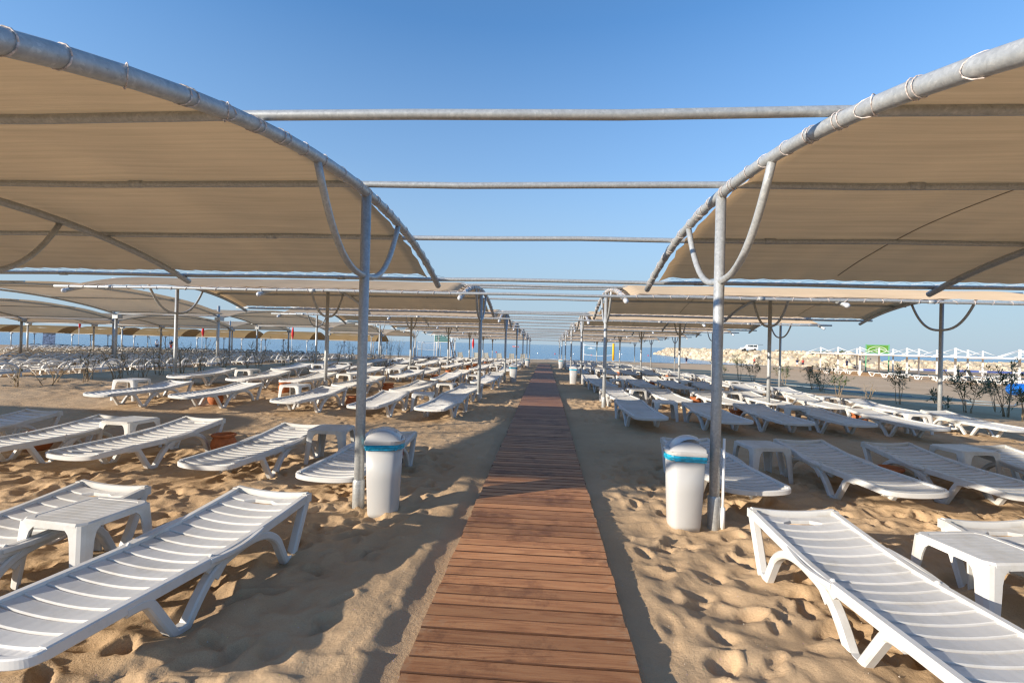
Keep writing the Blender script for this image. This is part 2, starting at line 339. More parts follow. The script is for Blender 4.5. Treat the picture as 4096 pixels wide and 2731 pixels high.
def _hash(ix, iy, s):
    h = (ix.astype(np.int64)*374761393+iy.astype(np.int64)*668265263+s*1442695041) & 0xffffffff
    h = ((h ^ (h >> 13))*1274126177) & 0xffffffff
    return ((h ^ (h >> 16)) & 0xffff)/65535.0
def vn(x, y, s):
    ix = np.floor(x); iy = np.floor(y); fx = x-ix; fy = y-iy
    fx = fx*fx*fx*(fx*(fx*6-15)+10); fy = fy*fy*fy*(fy*(fy*6-15)+10)
    a = _hash(ix, iy, s); b = _hash(ix+1, iy, s); c = _hash(ix, iy+1, s); d = _hash(ix+1, iy+1, s)
    return (a*(1-fx)+b*fx)*(1-fy)+(c*(1-fx)+d*fx)*fy
def axis(segs):
    out = [segs[0][0]]
    for (a, b, s0, s1) in segs:
        x = a
        while x < b-1e-6:
            f = (x-a)/(b-a); x = x+s0*(s1/s0)**f; out.append(min(x, b))
    return np.array(sorted(set(np.round(out, 4))))
def build_sand():
    ys = axis([(1.2, 7.5, .015, .024), (7.5, 22, .024, .14), (22, 60, .16, .6), (60, 170, .6, 3)])
    ys = np.concatenate([[-40, -20, -8, -2, 0, .6, 1.0], ys])
    xr = axis([(0, 4.4, .019, .019), (4.4, 12, .019, .12), (12, 40, .13, .8), (40, 170, .8, 6)])
    xs = np.concatenate([-xr[:0:-1], xr])
    X, Y = np.meshgrid(xs, ys)
    Z = gz(X, Y)
    # trampled strips beside the loungers, smoother lanes between them
    tr = np.interp(Y, [0,6.3,7.2,9.0,9.7,14.0,15.0,16.2,17,22,24,26,60,170], [1,1,.32,.32,.95,.9,.4,.4,.8,.7,.4,.7,.4,.15])
    tr = tr*np.interp(X, [-22,-15,-10.5,0,9.5,13,18], [.5,.9,1,1,1,.8,.22])
    wx = X+.16*(vn(X/.5, Y/.5, 11)-.5); wy = Y+.16*(vn(X/.5, Y/.5, 12)-.5)
    big = vn(X/1.5, Y/1.3, 1)-.5; mid = vn(wx/.42, wy/.40, 2)-.5; mi2 = vn(wx/.21, wy/.20, 3)-.5
    rid = .5-np.abs(vn(wx/.62, wy/.5, 5)*2-1); fin = vn(X/.085, Y/.08, 4)-.5
    rid2 = .5-np.abs(vn(wx/.26, wy/.23, 6)*2-1)
    mid = vn(wx/.36, wy/.34, 2)-.5; mi2 = vn(wx/.15, wy/.14, 3)-.5; rid2 = .5-np.abs(vn(wx/.18, wy/.165, 6)*2-1)
    near = np.interp(Y, [0, 9, 20], [1, 1, .6])
    amp = .040*big+.024*mid*near+.034*mi2*near+.016*rid+.034*rid2*near+.016*(vn(X/.085, Y/.08, 8)-.5)*near+.008*fin+.005*(vn(X/.045, Y/.045, 9)-.5)
    Zb = amp*tr
    # footprints and heel scoops
    rng = np.random.RandomState(5)
    def prints(n, x0, x1, y0, y1, dmin, dmax):
        for _ in range(n):
            cx, cy = rng.uniform(x0, x1), rng.uniform(y0, y1)
            L = rng.uniform(.05, .105); W = L*rng.uniform(.42, .75); th = rng.uniform(0, math.pi); dp = rng.uniform(dmin, dmax)
            i0, i1 = np.searchsorted(xs, [cx-.36, cx+.36]); j0, j1 = np.searchsorted(ys, [cy-.36, cy+.36])
            if i1-i0 < 3 or j1-j0 < 3: continue
            dx = X[j0:j1, i0:i1]-cx; dy = Y[j0:j1, i0:i1]-cy
            u = (dx*math.cos(th)+dy*math.sin(th))/L; v = (-dx*math.sin(th)+dy*math.cos(th))/W
            q = np.sqrt(u*u+v*v)
            Zb[j0:j1, i0:i1] += (-dp*np.exp(-q**4)*(1-.35*u)+.30*dp*np.exp(-((q-1.2)/.28)**2)*(1+.8*u*np.minimum(1, 1/np.maximum(q, .01))))*tr[j0:j1, i0:i1]
    prints(1300, -7, 7, 1.4, 7.2, .016, .042); prints(1300, -11, 10, 7, 20, .02, .05)
    # the strip under and beside the boardwalk: flat under it, a bank on its left, blown smooth on its right
    ax = np.abs(X); wy_ = (Y < 46.3)
    flat = sst(.80, .54, ax)*wy_
    side = np.where(X > 0, sst(.95, .60, X), 0)*wy_
    sl = sst(-1.10, -.86, X)*(X < 0)*sst(7.5, 5.5, Y)
    Zb = Zb*(1-flat)*(1-.75*side)*(1-.72*sl)+flat*(-.004)
    bc = X+.72+.06*(vn(Y/.6, Y*0, 21)-.5)
    bank = np.exp(-(bc/np.where(bc > 0, .075, .26))**2)*(.030+.022*(vn(Y/.9, Y*0, 22)-.5))*sst(11, 5, Y)
    Zb += bank*(X < -.57)
    Zb = np.where((ax < .56) & wy_, np.minimum(Zb, .004), Zb)
    Z = Z+Zb
    nv, nu = X.shape
    me = bpy.data.meshes.new('sand_ground'); co = np.stack([X, Y, Z], -1).astype(np.float32).reshape(-1)
    idx = np.arange(nv*nu).reshape(nv, nu)
    q = np.stack([idx[:-1, :-1], idx[:-1, 1:], idx[1:, 1:], idx[1:, :-1]], -1).reshape(-1)
    nf = (nv-1)*(nu-1)
    me.vertices.add(nv*nu); me.vertices.foreach_set('co', co)
    me.loops.add(nf*4); me.loops.foreach_set('vertex_index', q.astype(np.int32))
    me.polygons.add(nf); me.polygons.foreach_set('loop_start', np.arange(0, nf*4, 4, dtype=np.int32)); me.polygons.foreach_set('loop_total', np.full(nf, 4, np.int32))
    me.polygons.foreach_set('use_smooth', np.ones(nf, bool))
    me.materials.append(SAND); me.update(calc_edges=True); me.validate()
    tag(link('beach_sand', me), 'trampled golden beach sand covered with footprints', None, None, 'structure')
    def ground(x, y):
        i = int(np.clip(np.searchsorted(xs, x), 1, nu-1)); j = int(np.clip(np.searchsorted(ys, y), 1, nv-1)); return float(Z[j-1:j+1, i-1:i+1].mean())
    return ground
ground_at = build_sand()
mb = MB(); mb.grid(lambda u, v: (-30000+60000*u, 60+40000*v**3, -2.2-(.0)), 24, 60, False)
tag(mb.build('sea', SEA), 'calm blue sea out to the horizon', None, None, 'structure')
# low swash lines at the water's edge
SURF = simple('sea_foam', (0.42, 0.45, 0.46), 0.7)
mb = MB()
for (y0, hh) in ((121.5, .07), (126, .10)):
    for s in range(60):
        if random.random() < .62: continue
        x0 = -130+s*3.6; L = random.uniform(3, 8); y = y0+random.uniform(-.8, .8)
        mb.tube([(x0+L*i/6, y+.5*math.sin(x0+i*.7), -2.18+.02*i*(6-i)/9) for i in range(7)], hh*.55, 5, scale=[.3, .8, 1, 1, 1, .8, .3])
tag(mb.build('surf', SURF), 'thin broken lines of surf along the shore', None, None, 'stuff')

mb = MB(); rg = random.Random(21); SHELL = simple('shell', (0.50, 0.42, 0.33), 0.6, var=0.4, scale=40)
for _ in range(700):
    x, y = rg.uniform(-6, 6), rg.uniform(1.4, 8)
    if abs(x) < .6: continue
    z = ground_at(x, y)+.001; r0 = rg.uniform(.003, .0075)
    mb.add([(x-r0, y, z-r0), (x, y-r0*.7, z-r0), (x+r0, y, z-r0*.6), (x, y+r0*.7, z-r0), (x, y, z+r0*.5)], [(0,1,4),(1,2,4),(2,3,4),(3,0,4)])
tag(mb.build('shell_fragments', SHELL), 'broken shells and small pebbles scattered over the near sand', None, None, 'stuff')

# ------------------------------------------------------------------ boardwalk
P0, PITCH_P = 0.95, 0.1135
nplank = int((46.0-P0)/PITCH_P)
bw = tag(bpy.data.objects.new('boardwalk', None), 'brown timber boardwalk of cross planks running straight to the sea', None, None, 'structure'); COL.objects.link(bw)
def plank_mesh(L, wd, th):
    b = .0028; m = MB()
    sec = [(-wd/2, -th), (wd/2, -th), (wd/2, -b), (wd/2-b, 0), (-wd/2+b, 0), (-wd/2, -b)]
    m.sweep([(-L/2, 0, 0), (-L/6, 0, 0), (L/6, 0, 0), (L/2, 0, 0)], sec, False, (0, 1, 0)); return m
EDGE = simple('plank_edge', (0.075, 0.028, 0.010), 0.8, var=0.3, scale=12)
pms = []
for _ in range(6):
    me = plank_mesh(1.05+random.uniform(-.006, .006), PITCH_P-random.uniform(.0075, .0105), .026).mesh('plank', [WOOD, EDGE])
    for p in me.polygons:
        if abs(p.normal.y) > .3: p.material_index = 1
    pms.append(me)
rest = MB()
for i in range(nplank):
    y = P0+PITCH_P*(i+.5); z = gzf(0, y)+.055+random.uniform(-.0012, .0012)
    if i % 13 == 0: y += .004
    if i < 300:
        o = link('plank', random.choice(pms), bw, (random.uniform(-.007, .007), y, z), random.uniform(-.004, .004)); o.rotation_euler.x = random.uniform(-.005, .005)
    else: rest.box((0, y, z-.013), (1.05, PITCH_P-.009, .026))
tag(rest.build('far_planks', WOOD, bw), None, None, None, 'stuff')
mb = MB()
for x in (-.42, 0, .42):
    mb.sweep([(x, y, gzf(0, y)+.0135) for y in np.linspace(P0, 46, 24)], [(-.03, -.015), (.03, -.015), (.03, .0125), (-.03, .0125)], False, (1, 0, 0))
mb.build('bearer', BROWNW, bw)

# ------------------------------------------------------------------ main shade canopies
YC = [4.22+7.76*k for k in range(7)]
AX = [-9.55, -5.5, -1.56, 1.53, 5.42, 9.3]
def az(d): return 2.82-.052*d*d-.00035*d**4
def arch_path(k, n=22, a=2.95): return [(0, d, az(d)) for d in np.linspace(-3.32 if k == 0 else -a, a, n+1)]
def canopy_row(k):
    yc = YC[k]; zb = float(np.interp(yc, BY, BZ))
    t = thing('shade_canopy', 'beige cloth shade canopy on grey pipes, %s row from the front, bridging the boardwalk' % ORD[k], 'canopy', (0, yc, zb), 0, 'rows of beige cloth shade canopies')
    for i, x in enumerate(AX):
        g = gzf(x, yc)-zb
        m = MB(); m.tube([(x, 0, g-.25), (x, 0, 1.0), (x, 0, az(0)-.02)], .043, 14); p = m.build('post', GV, t)
        m = MB(); m.lathe([(.044, g-.2), (.052, g-.2), (.053, g+.24), (.050, g+.25), (.044, g+.26)], 14, (x, 0, 0)); m.build('sleeve', GV, p)
        if k == 0 and i == 3:
            m = MB(); m.tube([(x+.062, -.03, -.1), (x+.062, -.03, .75)], .011, 8); m.tube([(x+.062, -.03, .0), (x+.062, -.03, .17)], .02, 8); m.build('conduit', WHITEP, p)
        m = MB(); m.tube([(x+q[0], q[1], q[2]) for q in arch_path(k)], .041, 12); a = m.build('arch', GV, t)
        m = MB(); m.ball((x, -3.34 if k == 0 else -2.97, az(3.32 if k == 0 else 2.95)-.005), .046, 8); m.build('end_ball', FLAPM, a)
        # U-shaped brace: two curved arms springing from the post
        pts = []
        for q in np.linspace(-1, 1, 25):
            d = .93*q; pts.append((x, d, 2.075+(az(.93)-.03-2.075)*abs(q)**2.6))
        m = MB(); m.tube(pts, .028, 10); m.build('brace', GV, t)
    for d in (-3.24 if k == 0 else -2.88, -1.58, 0.0, 1.56, 2.88):
        z = az(d)+.070; m = MB()
        n = 17; m.tube([(-9.85+19.45*i/n, d, z+.008*math.sin(i*2.1+d)) for i in range(n+1)], .0285, 10)
        pu = m.build('purlin', GV, t)
        for xj in (-8.1+d*.2, -3.75+d*.25, 3.1-d*.3, 7.2+d*.1):
            m = MB(); m.tube([(xj-.06, d, z), (xj+.06, d, z)], .0335, 10); m.build('pipe_joint', GV, pu)
    for s in (-1, 1):
        xa, xb = (-9.62, -1.66) if s < 0 else (1.63, 9.38)
        nu, nv = 132, 30
        def fn(u, v, xa=xa, xb=xb):
            x = xa+(xb-xa)*u; e = .026*(1-abs(math.sin(math.pi*x/.31)))
            a = 2.815-e*(1 if (v == 0 or v == 1) else .6 if (v < .04 or v > .96) else 0)
            d = -(3.15 if k == 0 else a)+((3.15 if k == 0 else a)+a)*v
            ex = .045*abs(math.sin(math.pi*d/.36))
            if u == 0: x += ex
            if u == 1: x -= ex
            wr = .004*math.sin(x*11+d*5)*math.sin(d*7-x*2)*(1 if min(v, 1-v) < .25 else .4)
            sag = wr+.018*math.sin(math.pi*min(1, abs((x-xa)/(xb-xa)*4 % 2-1)))+.006*math.sin(x*5.3+d*2.0)*math.sin(d*3+x)
            edge = min(1, min(u, 1-u)*nu/3)
            return (x, d, az(d)+.045+.068*edge-sag*.6)
        m = MB(); m.grid(fn, nu, nv); c = m.build('canopy_fabric', FAB, t)
        for xs_ in ((4.02, 7.4) if s > 0 else ()):
            m = MB(); f = (xs_-xa)/(xb-xa); m.sweep([(fn(f, j/40)[0], fn(f, j/40)[1], fn(f, j/40)[2]-.006) for j in range(1, 40)], [(-.006, -.0015), (.006, -.0015), (.006, .0015), (-.006, .0015)], False, (1, 0, 0)); m.build('seam', SEAM, c)
        # lacing cord round the end arch and along the edge pipes
        m = MB(); rr = .0030 if k == 0 else .0055
        xe = AX[2] if s < 0 else AX[3]; rng = random.Random(k*2+s)
        d = -2.9
        while d < 2.85:
            for rep in range(rng.choice((1, 2, 2))):
                lean = rng.uniform(-.05, .05); d0 = d+rep*rng.uniform(.03, .06)
                ring = []
                for q in range(13 if k < 2 else 8):
                    an = 2*math.pi*q/(12 if k < 2 else 7); zz = az(d0)
                    ring.append((xe+.046*math.cos(an), d0+lean*math.cos(an)+.10*(d0/2.9)*.046*0, zz+.046*math.sin(an)))
                m.tube(ring, rr, 4)
            m.tube([(xe, d+.02, az(d)+.046), (xe+s*.11, d+.07, az(d)+.075)], rr*.8, 4)
            d += rng.uniform(.16, .30) if k < 3 else .4
        for dd in (-3.24 if k == 0 else -2.88, 2.88):
            x = xa+.1; zz = az(dd)+.07; i = 0
            while x < xb-.1:
                st = .31 if k < 4 else .62
                if dd < 0:
                    lean = rng.uniform(-.04, .04)
                    m.tube([(x+lean*math.cos(2*math.pi*q/9), dd+.033*math.sin(2*math.pi*q/9), zz+.033*math.cos(2*math.pi*q/9)) for q in range(10)], rr, 4)
                m.tube([(x, dd*1.005, zz+.03), (x+st*.5, dd-math.copysign(.085, dd), zz+.055), (x+st, dd*1.005, zz+.03)], rr*.8, 4)
                x += st; i += 1
        tag(m.build('lacing_cord', ROPE, c), None, None, None, 'stuff')
    return t
for k in range(7): canopy_row(k)

# ------------------------------------------------------------------ sun loungers
LL = 1.74
def zs(y): return .262+.022*(y/LL)+.088*(max(0, y-.95)/(LL-.95))**1.35
def dip(x): return -.022*(1-(x/.27)**2)
def rrect(w_, h_, b=.006): return [(-w_/2+b, -h_/2), (w_/2-b, -h_/2), (w_/2, -h_/2+b), (w_/2, h_/2-b), (w_/2-b, h_/2), (-w_/2+b, h_/2), (-w_/2, h_/2-b), (-w_/2, -h_/2+b)]
Y0 = -LL/2
def frame_mb(lod):
    m = MB(); pts = []
    n = 12 if lod == 0 else 5
    for i in range(n+1): y = LL-.02-(LL-.12)*i/n; pts.append((-.285, Y0+y, zs(y)))
    for i in range(1, 8):
        a = math.pi*i/8; pts.append((-.285*math.cos(a), Y0+.10-.085*math.sin(a)**.8, zs(.05)-.012*math.sin(a)))
    for i in range(n+1): y = .10+(LL-.12)*i/n; pts.append((.285, Y0+y, zs(y)))
    m.sweep(pts, rrect(.036, .052), False, (0, 0, 1)) if False else None
    # rails: side kept horizontal
    sec = rrect(.044, .056)
    for s in (-1, 1):
        pp = [(s*.285, Y0+.08+(LL-.10)*i/n, zs(.08+(LL-.10)*i/n)) for i in range(n+1)]
        m.sweep(pp, sec, False, (1, 0, 0))
        # flare beside the hinge and the overlapping rail of the back rest
        fl = [(s*(.300+.030*math.sin(math.pi*q)**1.0), Y0+.86+.40*q, zs(.86+.40*q)+.012) for q in np.linspace(0, 1, 7)]
        m.sweep(fl, rrect(.034, .030), False, (1, 0, 0))
    lip = [(.292*math.cos(a), Y0+.085-.085*math.sin(a)**.75, zs(.05)-.016*math.sin(a)) for a in np.linspace(0, math.pi, 37 if lod == 0 else 11)]
    m.sweep(lip, rrect(.046, .030), False, (0, 0, 1))
    xs_ = np.linspace(-.262, .262, 13); yl = lambda x: .095-.078*max(0, 1-(x/.285)**2)**.42
    vs = []
    for x in xs_: vs += [(x, Y0+yl(x), zs(.05)-.008), (x, Y0+.094, zs(.09)+dip(x)+.008)]
    m.add(vs, [(i*2, i*2+2, i*2+3, i*2+1) for i in range(12)])
    # head edge: dished bar with raised corners
    hb = [(x, Y0+LL-.012, zs(LL)+.006+dip(x)*.8) for x in np.linspace(-.29, .29, 9)]
    m.sweep(hb, rrect(.050, .034), False, (0, 0, 1))
    for s in (-1, 1): m.box((s*.288, Y0+LL-.02, zs(LL)-.004), (.042, .055, .058))
    for y in (.55, .98): m.box((0, Y0+y, zs(y)-.052), (.54, .03, .02))
    return m
def leg_mb(s, lod):
    m = MB(); x = s*.280; sec = rrect(.060, .048, .009)
    a = [(.40, .250), (.50, .242), (.55, .18), (.655, .008), (.73, .008), (.79, .095), (.865, .182), (.95, .234), (1.06, .262), (1.16, .276), (1.26, .270), (1.345, .238), (1.425, .165), (1.50, .012), (1.575, .014), (1.63, .15), (1.708, .345)]
    if lod == 0:
        P = [Vector((0, *q)) for q in a]; out = []
        for i in range(len(P)-1):
            p0, p1, p2, p3 = P[max(i-1, 0)], P[i], P[i+1], P[min(i+2, len(P)-1)]
            if i in (2, 3, 4, 12, 13, 14): out.append(p1); continue
            for q in (0, .33, .66):
                out.append(.5*((2*p1)+(p2-p0)*q+(2*p0-5*p1+4*p2-p3)*q*q+(3*p1-p0-3*p2+p3)*q**3))
        out.append(P[-1]); a = [(p.y, p.z) for p in out]
    m.sweep([(x, Y0+q[0], q[1]) for q in a], sec, False, (1, 0, 0))
    m.sweep([(x, Y0+.88, .20), (x, Y0+.94, .262)], rrect(.020, .15, .004), False, (1, 0, 0))
    return m
NS = 17
def slat_mb(m, i, lod):
    y0 = .085+i*(LL-.13)/NS; p = (LL-.13)/NS
    xs_ = np.linspace(-.262, .262, 9 if lod == 0 else 4)
    hx = lambda x: .034 if (i == NS-1 and abs(x) < .075) else 0.0
    vs = []
    for x in xs_:
        ya, yb = y0+hx(x)+.002, y0+p-.006
        for (yy, zz) in ((ya, -.016), (ya, .0050), (ya+.003, .0072), (yb, .0000), (yb, -.012)): vs.append((x, Y0+yy, zs(yy)+dip(x)+.010+zz))
    n = len(xs_)
    fs = [(a*5+j, a*5+(j+1) % 5, (a+1)*5+(j+1) % 5, (a+1)*5+j) for a in range(n-1) for j in range(5)]
    fs += [(4, 3, 2, 1, 0), tuple((n-1)*5+j for j in range(5))]
    m.add(vs, fs, False)
def make_lounger(lod):
    t = thing('sun_lounger', 'x', 'sun lounger')
    frame_mb(lod).build('frame', PL, t)
    for s in (-1, 1): leg_mb(s, lod).build('leg', PL, t)
    if lod == 0:
        for i in range(NS):
            m = MB(); slat_mb(m, i, 0); m.build('slat', PL, t)
    else:
        m = MB()
        for i in range(9): slat_mb(m, i, 1)
        m.build('seat_panel', PL, t)
        m = MB()
        for i in range(9, NS): slat_mb(m, i, 1)
        m.build('backrest_panel', PL, t)
    return t
def far_lounger_mesh():
    m = MB()
    for q in (frame_mb(1), leg_mb(-1, 1), leg_mb(1, 1)) : m.add(q.v, q.f)
    for i in range(NS): slat_mb(m, i, 1)
    return m.mesh('sun_lounger', PL)
lng0 = make_lounger(0); lng1 = make_lounger(1); far_me = far_lounger_mesh()
first = {0: lng0, 1: lng1}; used = {0: False, 1: False}
def put(proto, usedflag, key, loc, rz, label, group, scale=1.0):
    if not usedflag[key]:
        usedflag[key] = True; kids(proto)
        for c in proto.children: kids(c)
        proto.location = loc; proto.rotation_euler = (0,0,rz); proto['label'] = label; proto['group'] = group; proto.scale = (scale,)*3
        return proto
    return dup(proto, loc, rz, label, group, scale)
LEFTX = [-1.86, -3.15, -4.50, -5.85, -7.15, -8.5]
RIGHTX = [1.84, 3.18, 4.26, 5.38, 6.85, 8.25]
ROWSY = [(3.50, 6.20), (10.40, 13.15), (17.2, 19.75)]+[(YC[k]-1.9, YC[k]+.9) for k in range(3, 7)]
OV = {(0,0,-1,0): (-1.90, 3.44, -8.0), (0,0,-1,1): (-3.10, 3.40, -7), (0,0,1,0): (1.83, 3.55, 4.5), (0,0,1,1): (3.10, 3.55, 5),
      (0,1,-1,0): (-1.83, 6.05, -3.5), (0,1,-1,1): (-3.08, 6.20, -5), (0,1,-1,2): (-4.47, 6.21, -6), (0,1,-1,3): (-5.72, 6.20, -6), (0,1,-1,4): (-6.95, 6.35, -5),
      (0,1,1,0): (1.83, 6.16, 6), (0,1,1,1): (3.21, 6.20, 5.5), (0,1,1,2): (4.28, 6.27, 6), (0,1,1,3): (5.55, 6.45, 5),
      (1,0,-1,0): (-1.87, 10.50, -6), (1,0,-1,1): (-3.13, 10.25, -3), (1,0,-1,2): (-4.45, 10.15, -6), (1,0,-1,3): (-6.2, 9.95, -8), (1,0,-1,4): (-7.6, 9.75, -10),
      (1,0,1,0): (1.85, 10.35, 4), (1,0,1,1): (3.21, 10.25, 6), (1,0,1,2): (4.28, 10.35, 6), (1,0,1,3): (5.38, 10.45, 6), (1,0,1,4): (6.65, 10.6, 8), (1,0,1,5): (8.65, 11.3, 7)}
MISSING = {(0,0,-1,2),(0,0,-1,3),(0,0,-1,4),(0,0,-1,5),(0,0,1,2),(0,0,1,3),(0,0,1,4),(0,0,1,5),(0,1,1,4),(0,1,1,5),(0,1,-1,5),(1,0,-1,5)}
sidew = {-1: 'left', 1: 'right'}
TAB = []
rl = random.Random(3)
for k in range(7):
    for ln in (0, 1):
        for s in (-1, 1):
            for i in range(6):
                if (k, ln, s, i) in MISSING: continue
                if (k, ln, s, i) in OV: x, yh, rz = OV[(k, ln, s, i)]
                else:
                    x = (LEFTX if s < 0 else RIGHTX)[i]+rl.uniform(-.08, .08); yh = ROWSY[k][ln]+rl.uniform(-.12, .15)-(.12*i if s < 0 else -.08*i); rz = (-5 if s < 0 else 5)+rl.uniform(-4, 4)
                rz = R(rz); yc = yh-LL/2*math.cos(rz); xc = x+LL/2*math.sin(rz)*1.0
                z = gzf(xc, yc)-.006
                if k == 0: z = sum(ground_at(xc+u*math.cos(rz)-v*math.sin(rz), yc+u*math.sin(rz)+v*math.cos(rz)) for u in (-.28, .28) for v in (-.18, .67))/4-.012
                label = '%s white lounger %s of the boardwalk, %s line under the %s canopy row' % (ORD[i], sidew[s], ('front', 'back')[ln], ORD[k])
                if k == 0: label = '%s large white slatted sun lounger %s of the boardwalk in the %s line' % (ORD[i], sidew[s], ('nearest', 'second nearest')[ln])
                grp = 'white sun loungers in lines beside the boardwalk'
                if k == 0: put(lng0, used, 0, (xc, yc, z), rz, label, grp)
                elif k < 3: put(lng1, used, 1, (xc, yc, z), rz, label, grp)
                else: tag(link('sun_lounger', far_me, None, (xc, yc, z), rz), label, 'sun lounger', grp)
                if i % 2 == 0 and i < 5: TAB.append((k, ln, s, i, x, yh))

# ------------------------------------------------------------------ low plastic tables
def make_table():
    t = thing('side_table', 'x', 'side table'); m = MB(); h, a = .41, .225
    def sq(r_, c): return [(r_-c, -r_), (r_, -r_+c), (r_, r_-c), (r_-c, r_), (-r_+c, r_), (-r_, r_-c), (-r_, -r_+c), (-r_+c, -r_)]
    prof = [(a-.002, .04, h-.042), (a, .04, h-.010), (a-.010, .037, h), (a-.040, .03, h), (a-.043, .03, h-.004), (0.02, .006, h-.004)]
    vs = [(p[0], p[1], z) for (r_, c, z) in prof for p in sq(r_, c)]
    m.add(vs, [(i*8+j, i*8+(j+1) % 8, (i+1)*8+(j+1) % 8, (i+1)*8+j) for i in range(len(prof)-1) for j in range(8)]+[tuple(40+j for j in range(8))], False)
    m.add([(p[0], p[1], h-.018) for p in sq(a-.006, .04)], [tuple(range(8))])
    for q in range(-4, 5):
        m.box((0, q*.040, h-.0032), (.36, .0375, .0022))
    m.build('table_top', PL, t)
    for sx in (-1, 1):
        for sy in (-1, 1):
            m = MB(); rows = []
            for (z, wd, o) in ((h-.012, .150, -.002), (h-.040, .112, .000), (h-.065, .090, .002), (h-.11, .079, .005), (.20, .072, .012), (-.02, .056, .024)):
                e = a+o; th = .012
                outer = [(e-wd, e), (e-.030, e), (e-.008, e-.008), (e, e-.030), (e, e-wd)]
                inner = [(e-th, e-wd), (e-th, e-.036), (e-.018, e-.018), (e-.036, e-th), (e-wd, e-th)]
                rows.append([(sx*p, sy*q, z) for p, q in outer+inner])
            vs = [p for r_ in rows for p in r_]
            m.add(vs, [(i*10+j, i*10+(j+1) % 10, (i+1)*10+(j+1) % 10, (i+1)*10+j) for i in range(len(rows)-1) for j in range(10)]+[tuple(range(10)), tuple((len(rows)-1)*10+j for j in range(10))], False)
            m.build('leg', PL, t)
    return t
tab0 = make_table(); tabused = {0: False}
TOV = {(0,0,-1,0): (-2.74, 2.83, -6), (0,1,-1,0): (-2.55, 5.85, 4), (0,1,-1,2): (-5.25, 5.90, -4), (0,0,1,0): (2.62, 2.98, 9), (0,1,1,0): (2.62, 5.85, 7), (0,1,1,2): (5.05, 6.1, 8)}
for (k, ln, s, i, x, yh) in TAB:
    if (k, ln, s, i) in TOV: tx, ty, rz = TOV[(k, ln, s, i)]
    elif (k, ln) == (0, 0): continue
    else: tx, ty, rz = x+s*.66+rl.uniform(-.05, .05), yh-.35+rl.uniform(-.2, .2), rl.uniform(-8, 8)
    lab = 'white table between %s and %s loungers %s of boardwalk, %s line, %s row' % (ORD[i], ORD[i+1], sidew[s], ('front', 'back')[ln], ORD[k])
    put(tab0, tabused, 0, (tx, ty, gzf(tx, ty)-.004), R(rz), lab, 'low white plastic tables between the loungers')

# ------------------------------------------------------------------ bins
def make_bin(open_flap):
    t = thing('litter_bin', 'x', 'litter bin')
    KX = .94
    def plan(wx_, wy_, n=22):
        wx_ *= KX; wy_ *= KX
        # flat back (-x ... ) with a bowed front
        p = [(-wx_, -wy_*.86), (-wx_*.93, -wy_)]
        p += [(wx_*.35, -wy_)]
        for i in range(n+1):
            a = -math.pi/2*.86+math.pi*.86*i/n; p.append((wx_*(.40+.60*math.cos(a)), wy_*.96*math.sin(a)/math.sin(math.pi/2*.86)))
        p += [(wx_*.35, wy_), (-wx_*.93, wy_), (-wx_, wy_*.86)]
        return p
    def loft(m, rows, cap0=True, cap1=True, smooth=False):
        n = len(rows[0]); vs = [q for r_ in rows for q in r_]
        fs = [(i*n+j, i*n+(j+1) % n, (i+1)*n+(j+1) % n, (i+1)*n+j) for i in range(len(rows)-1) for j in range(n)]
        if cap0: fs.append(tuple(range(n))[::-1])
        if cap1: fs.append(tuple((len(rows)-1)*n+j for j in range(n)))
        m.add(vs, fs, smooth)
    def ring(wx_, wy_, z, dz=None): return [(p[0], p[1], z+(dz(p) if dz else 0)) for p in plan(wx_, wy_)]
    m = MB(); loft(m, [ring(.128, .120, -.02), ring(.136, .128, .02), ring(.150, .142, .30), ring(.160, .150, .60)], smooth=True); m.build('bin_body', BINM, t)
    m = MB(); rr = random.Random(4)
    rows = []
    for q, (g, z) in enumerate(((.0015, .566), (.008, .569), (.006, .580), (.012, .592), (.007, .604), (.012, .618))):
        rows.append([(p[0]*(1+(g+rr.uniform(-.004, .004))/.16), p[1]*(1+(g+rr.uniform(-.004, .004))/.155), z+rr.uniform(-.006, .006)) for p in plan(.164, .153, 15)])
    loft(m, rows, False, False); m.build('bin_liner', BAGM, t)
    m = MB(); loft(m, [ring(.176, .166, .612), ring(.178, .168, .642), ring(.166, .156, .648)], True, True)
    hood = lambda x: (.645)+.084*max(0, 1-((x/KX+.02)/.175)**2)**.8
    for s in (-1, 1):
        xs_ = np.linspace(-.160*KX, .155*KX, 13)
        vs = [];
        for x in xs_: vs += [(x, s*.156*KX, .644), (x, s*.146*KX, max(.646, hood(x)-.012)), (x, s*.118*KX, max(.647, hood(x))), (x, s*.114*KX, .646)]
        m.add(vs, [(a*4+j, a*4+j+1, (a+1)*4+j+1, (a+1)*4+j) for a in range(12) for j in range(3)], True)
    l_ = m.build('bin_lid', BINM, t)
    m = MB()
    tilt = .55 if open_flap else 0.0
    def fl(u, v):
        x = (-.150+.295*u)*KX; y = (-.112+.224*v)*KX
        z = hood(x)-.004+.010*(1-(2*v-1)**2)
        if tilt:
            cx_, cz_ = 0.0, .665; dx, dz = x-cx_, z-cz_
            x = cx_+dx*math.cos(tilt)+dz*math.sin(tilt)*.5; z = cz_+.02-dx*math.sin(tilt)*.45+dz*math.cos(tilt)
        return (x, y, z)
    m.grid(fl, 12, 6)
    if not tilt: m.box((.085, 0, hood(.085)+.010), (.03, .05, .012))
    m.build('swing_flap', FLAPM if open_flap else BINM, t)
    if not open_flap:
        for (z, h, mt) in ((.515, .055, LABELR), (.475, .028, LABELW), (.435, .040, LABELK)):
            m = MB(); m.box(((.1562-.0012*(.515-z)/.04)*KX+.002, .035, z), (.003, .03, h), 0.22); m.build('sticker', mt, l_)
    return t
binA = make_bin(False); binB = make_bin(True); bu = {0: False, 1: False}
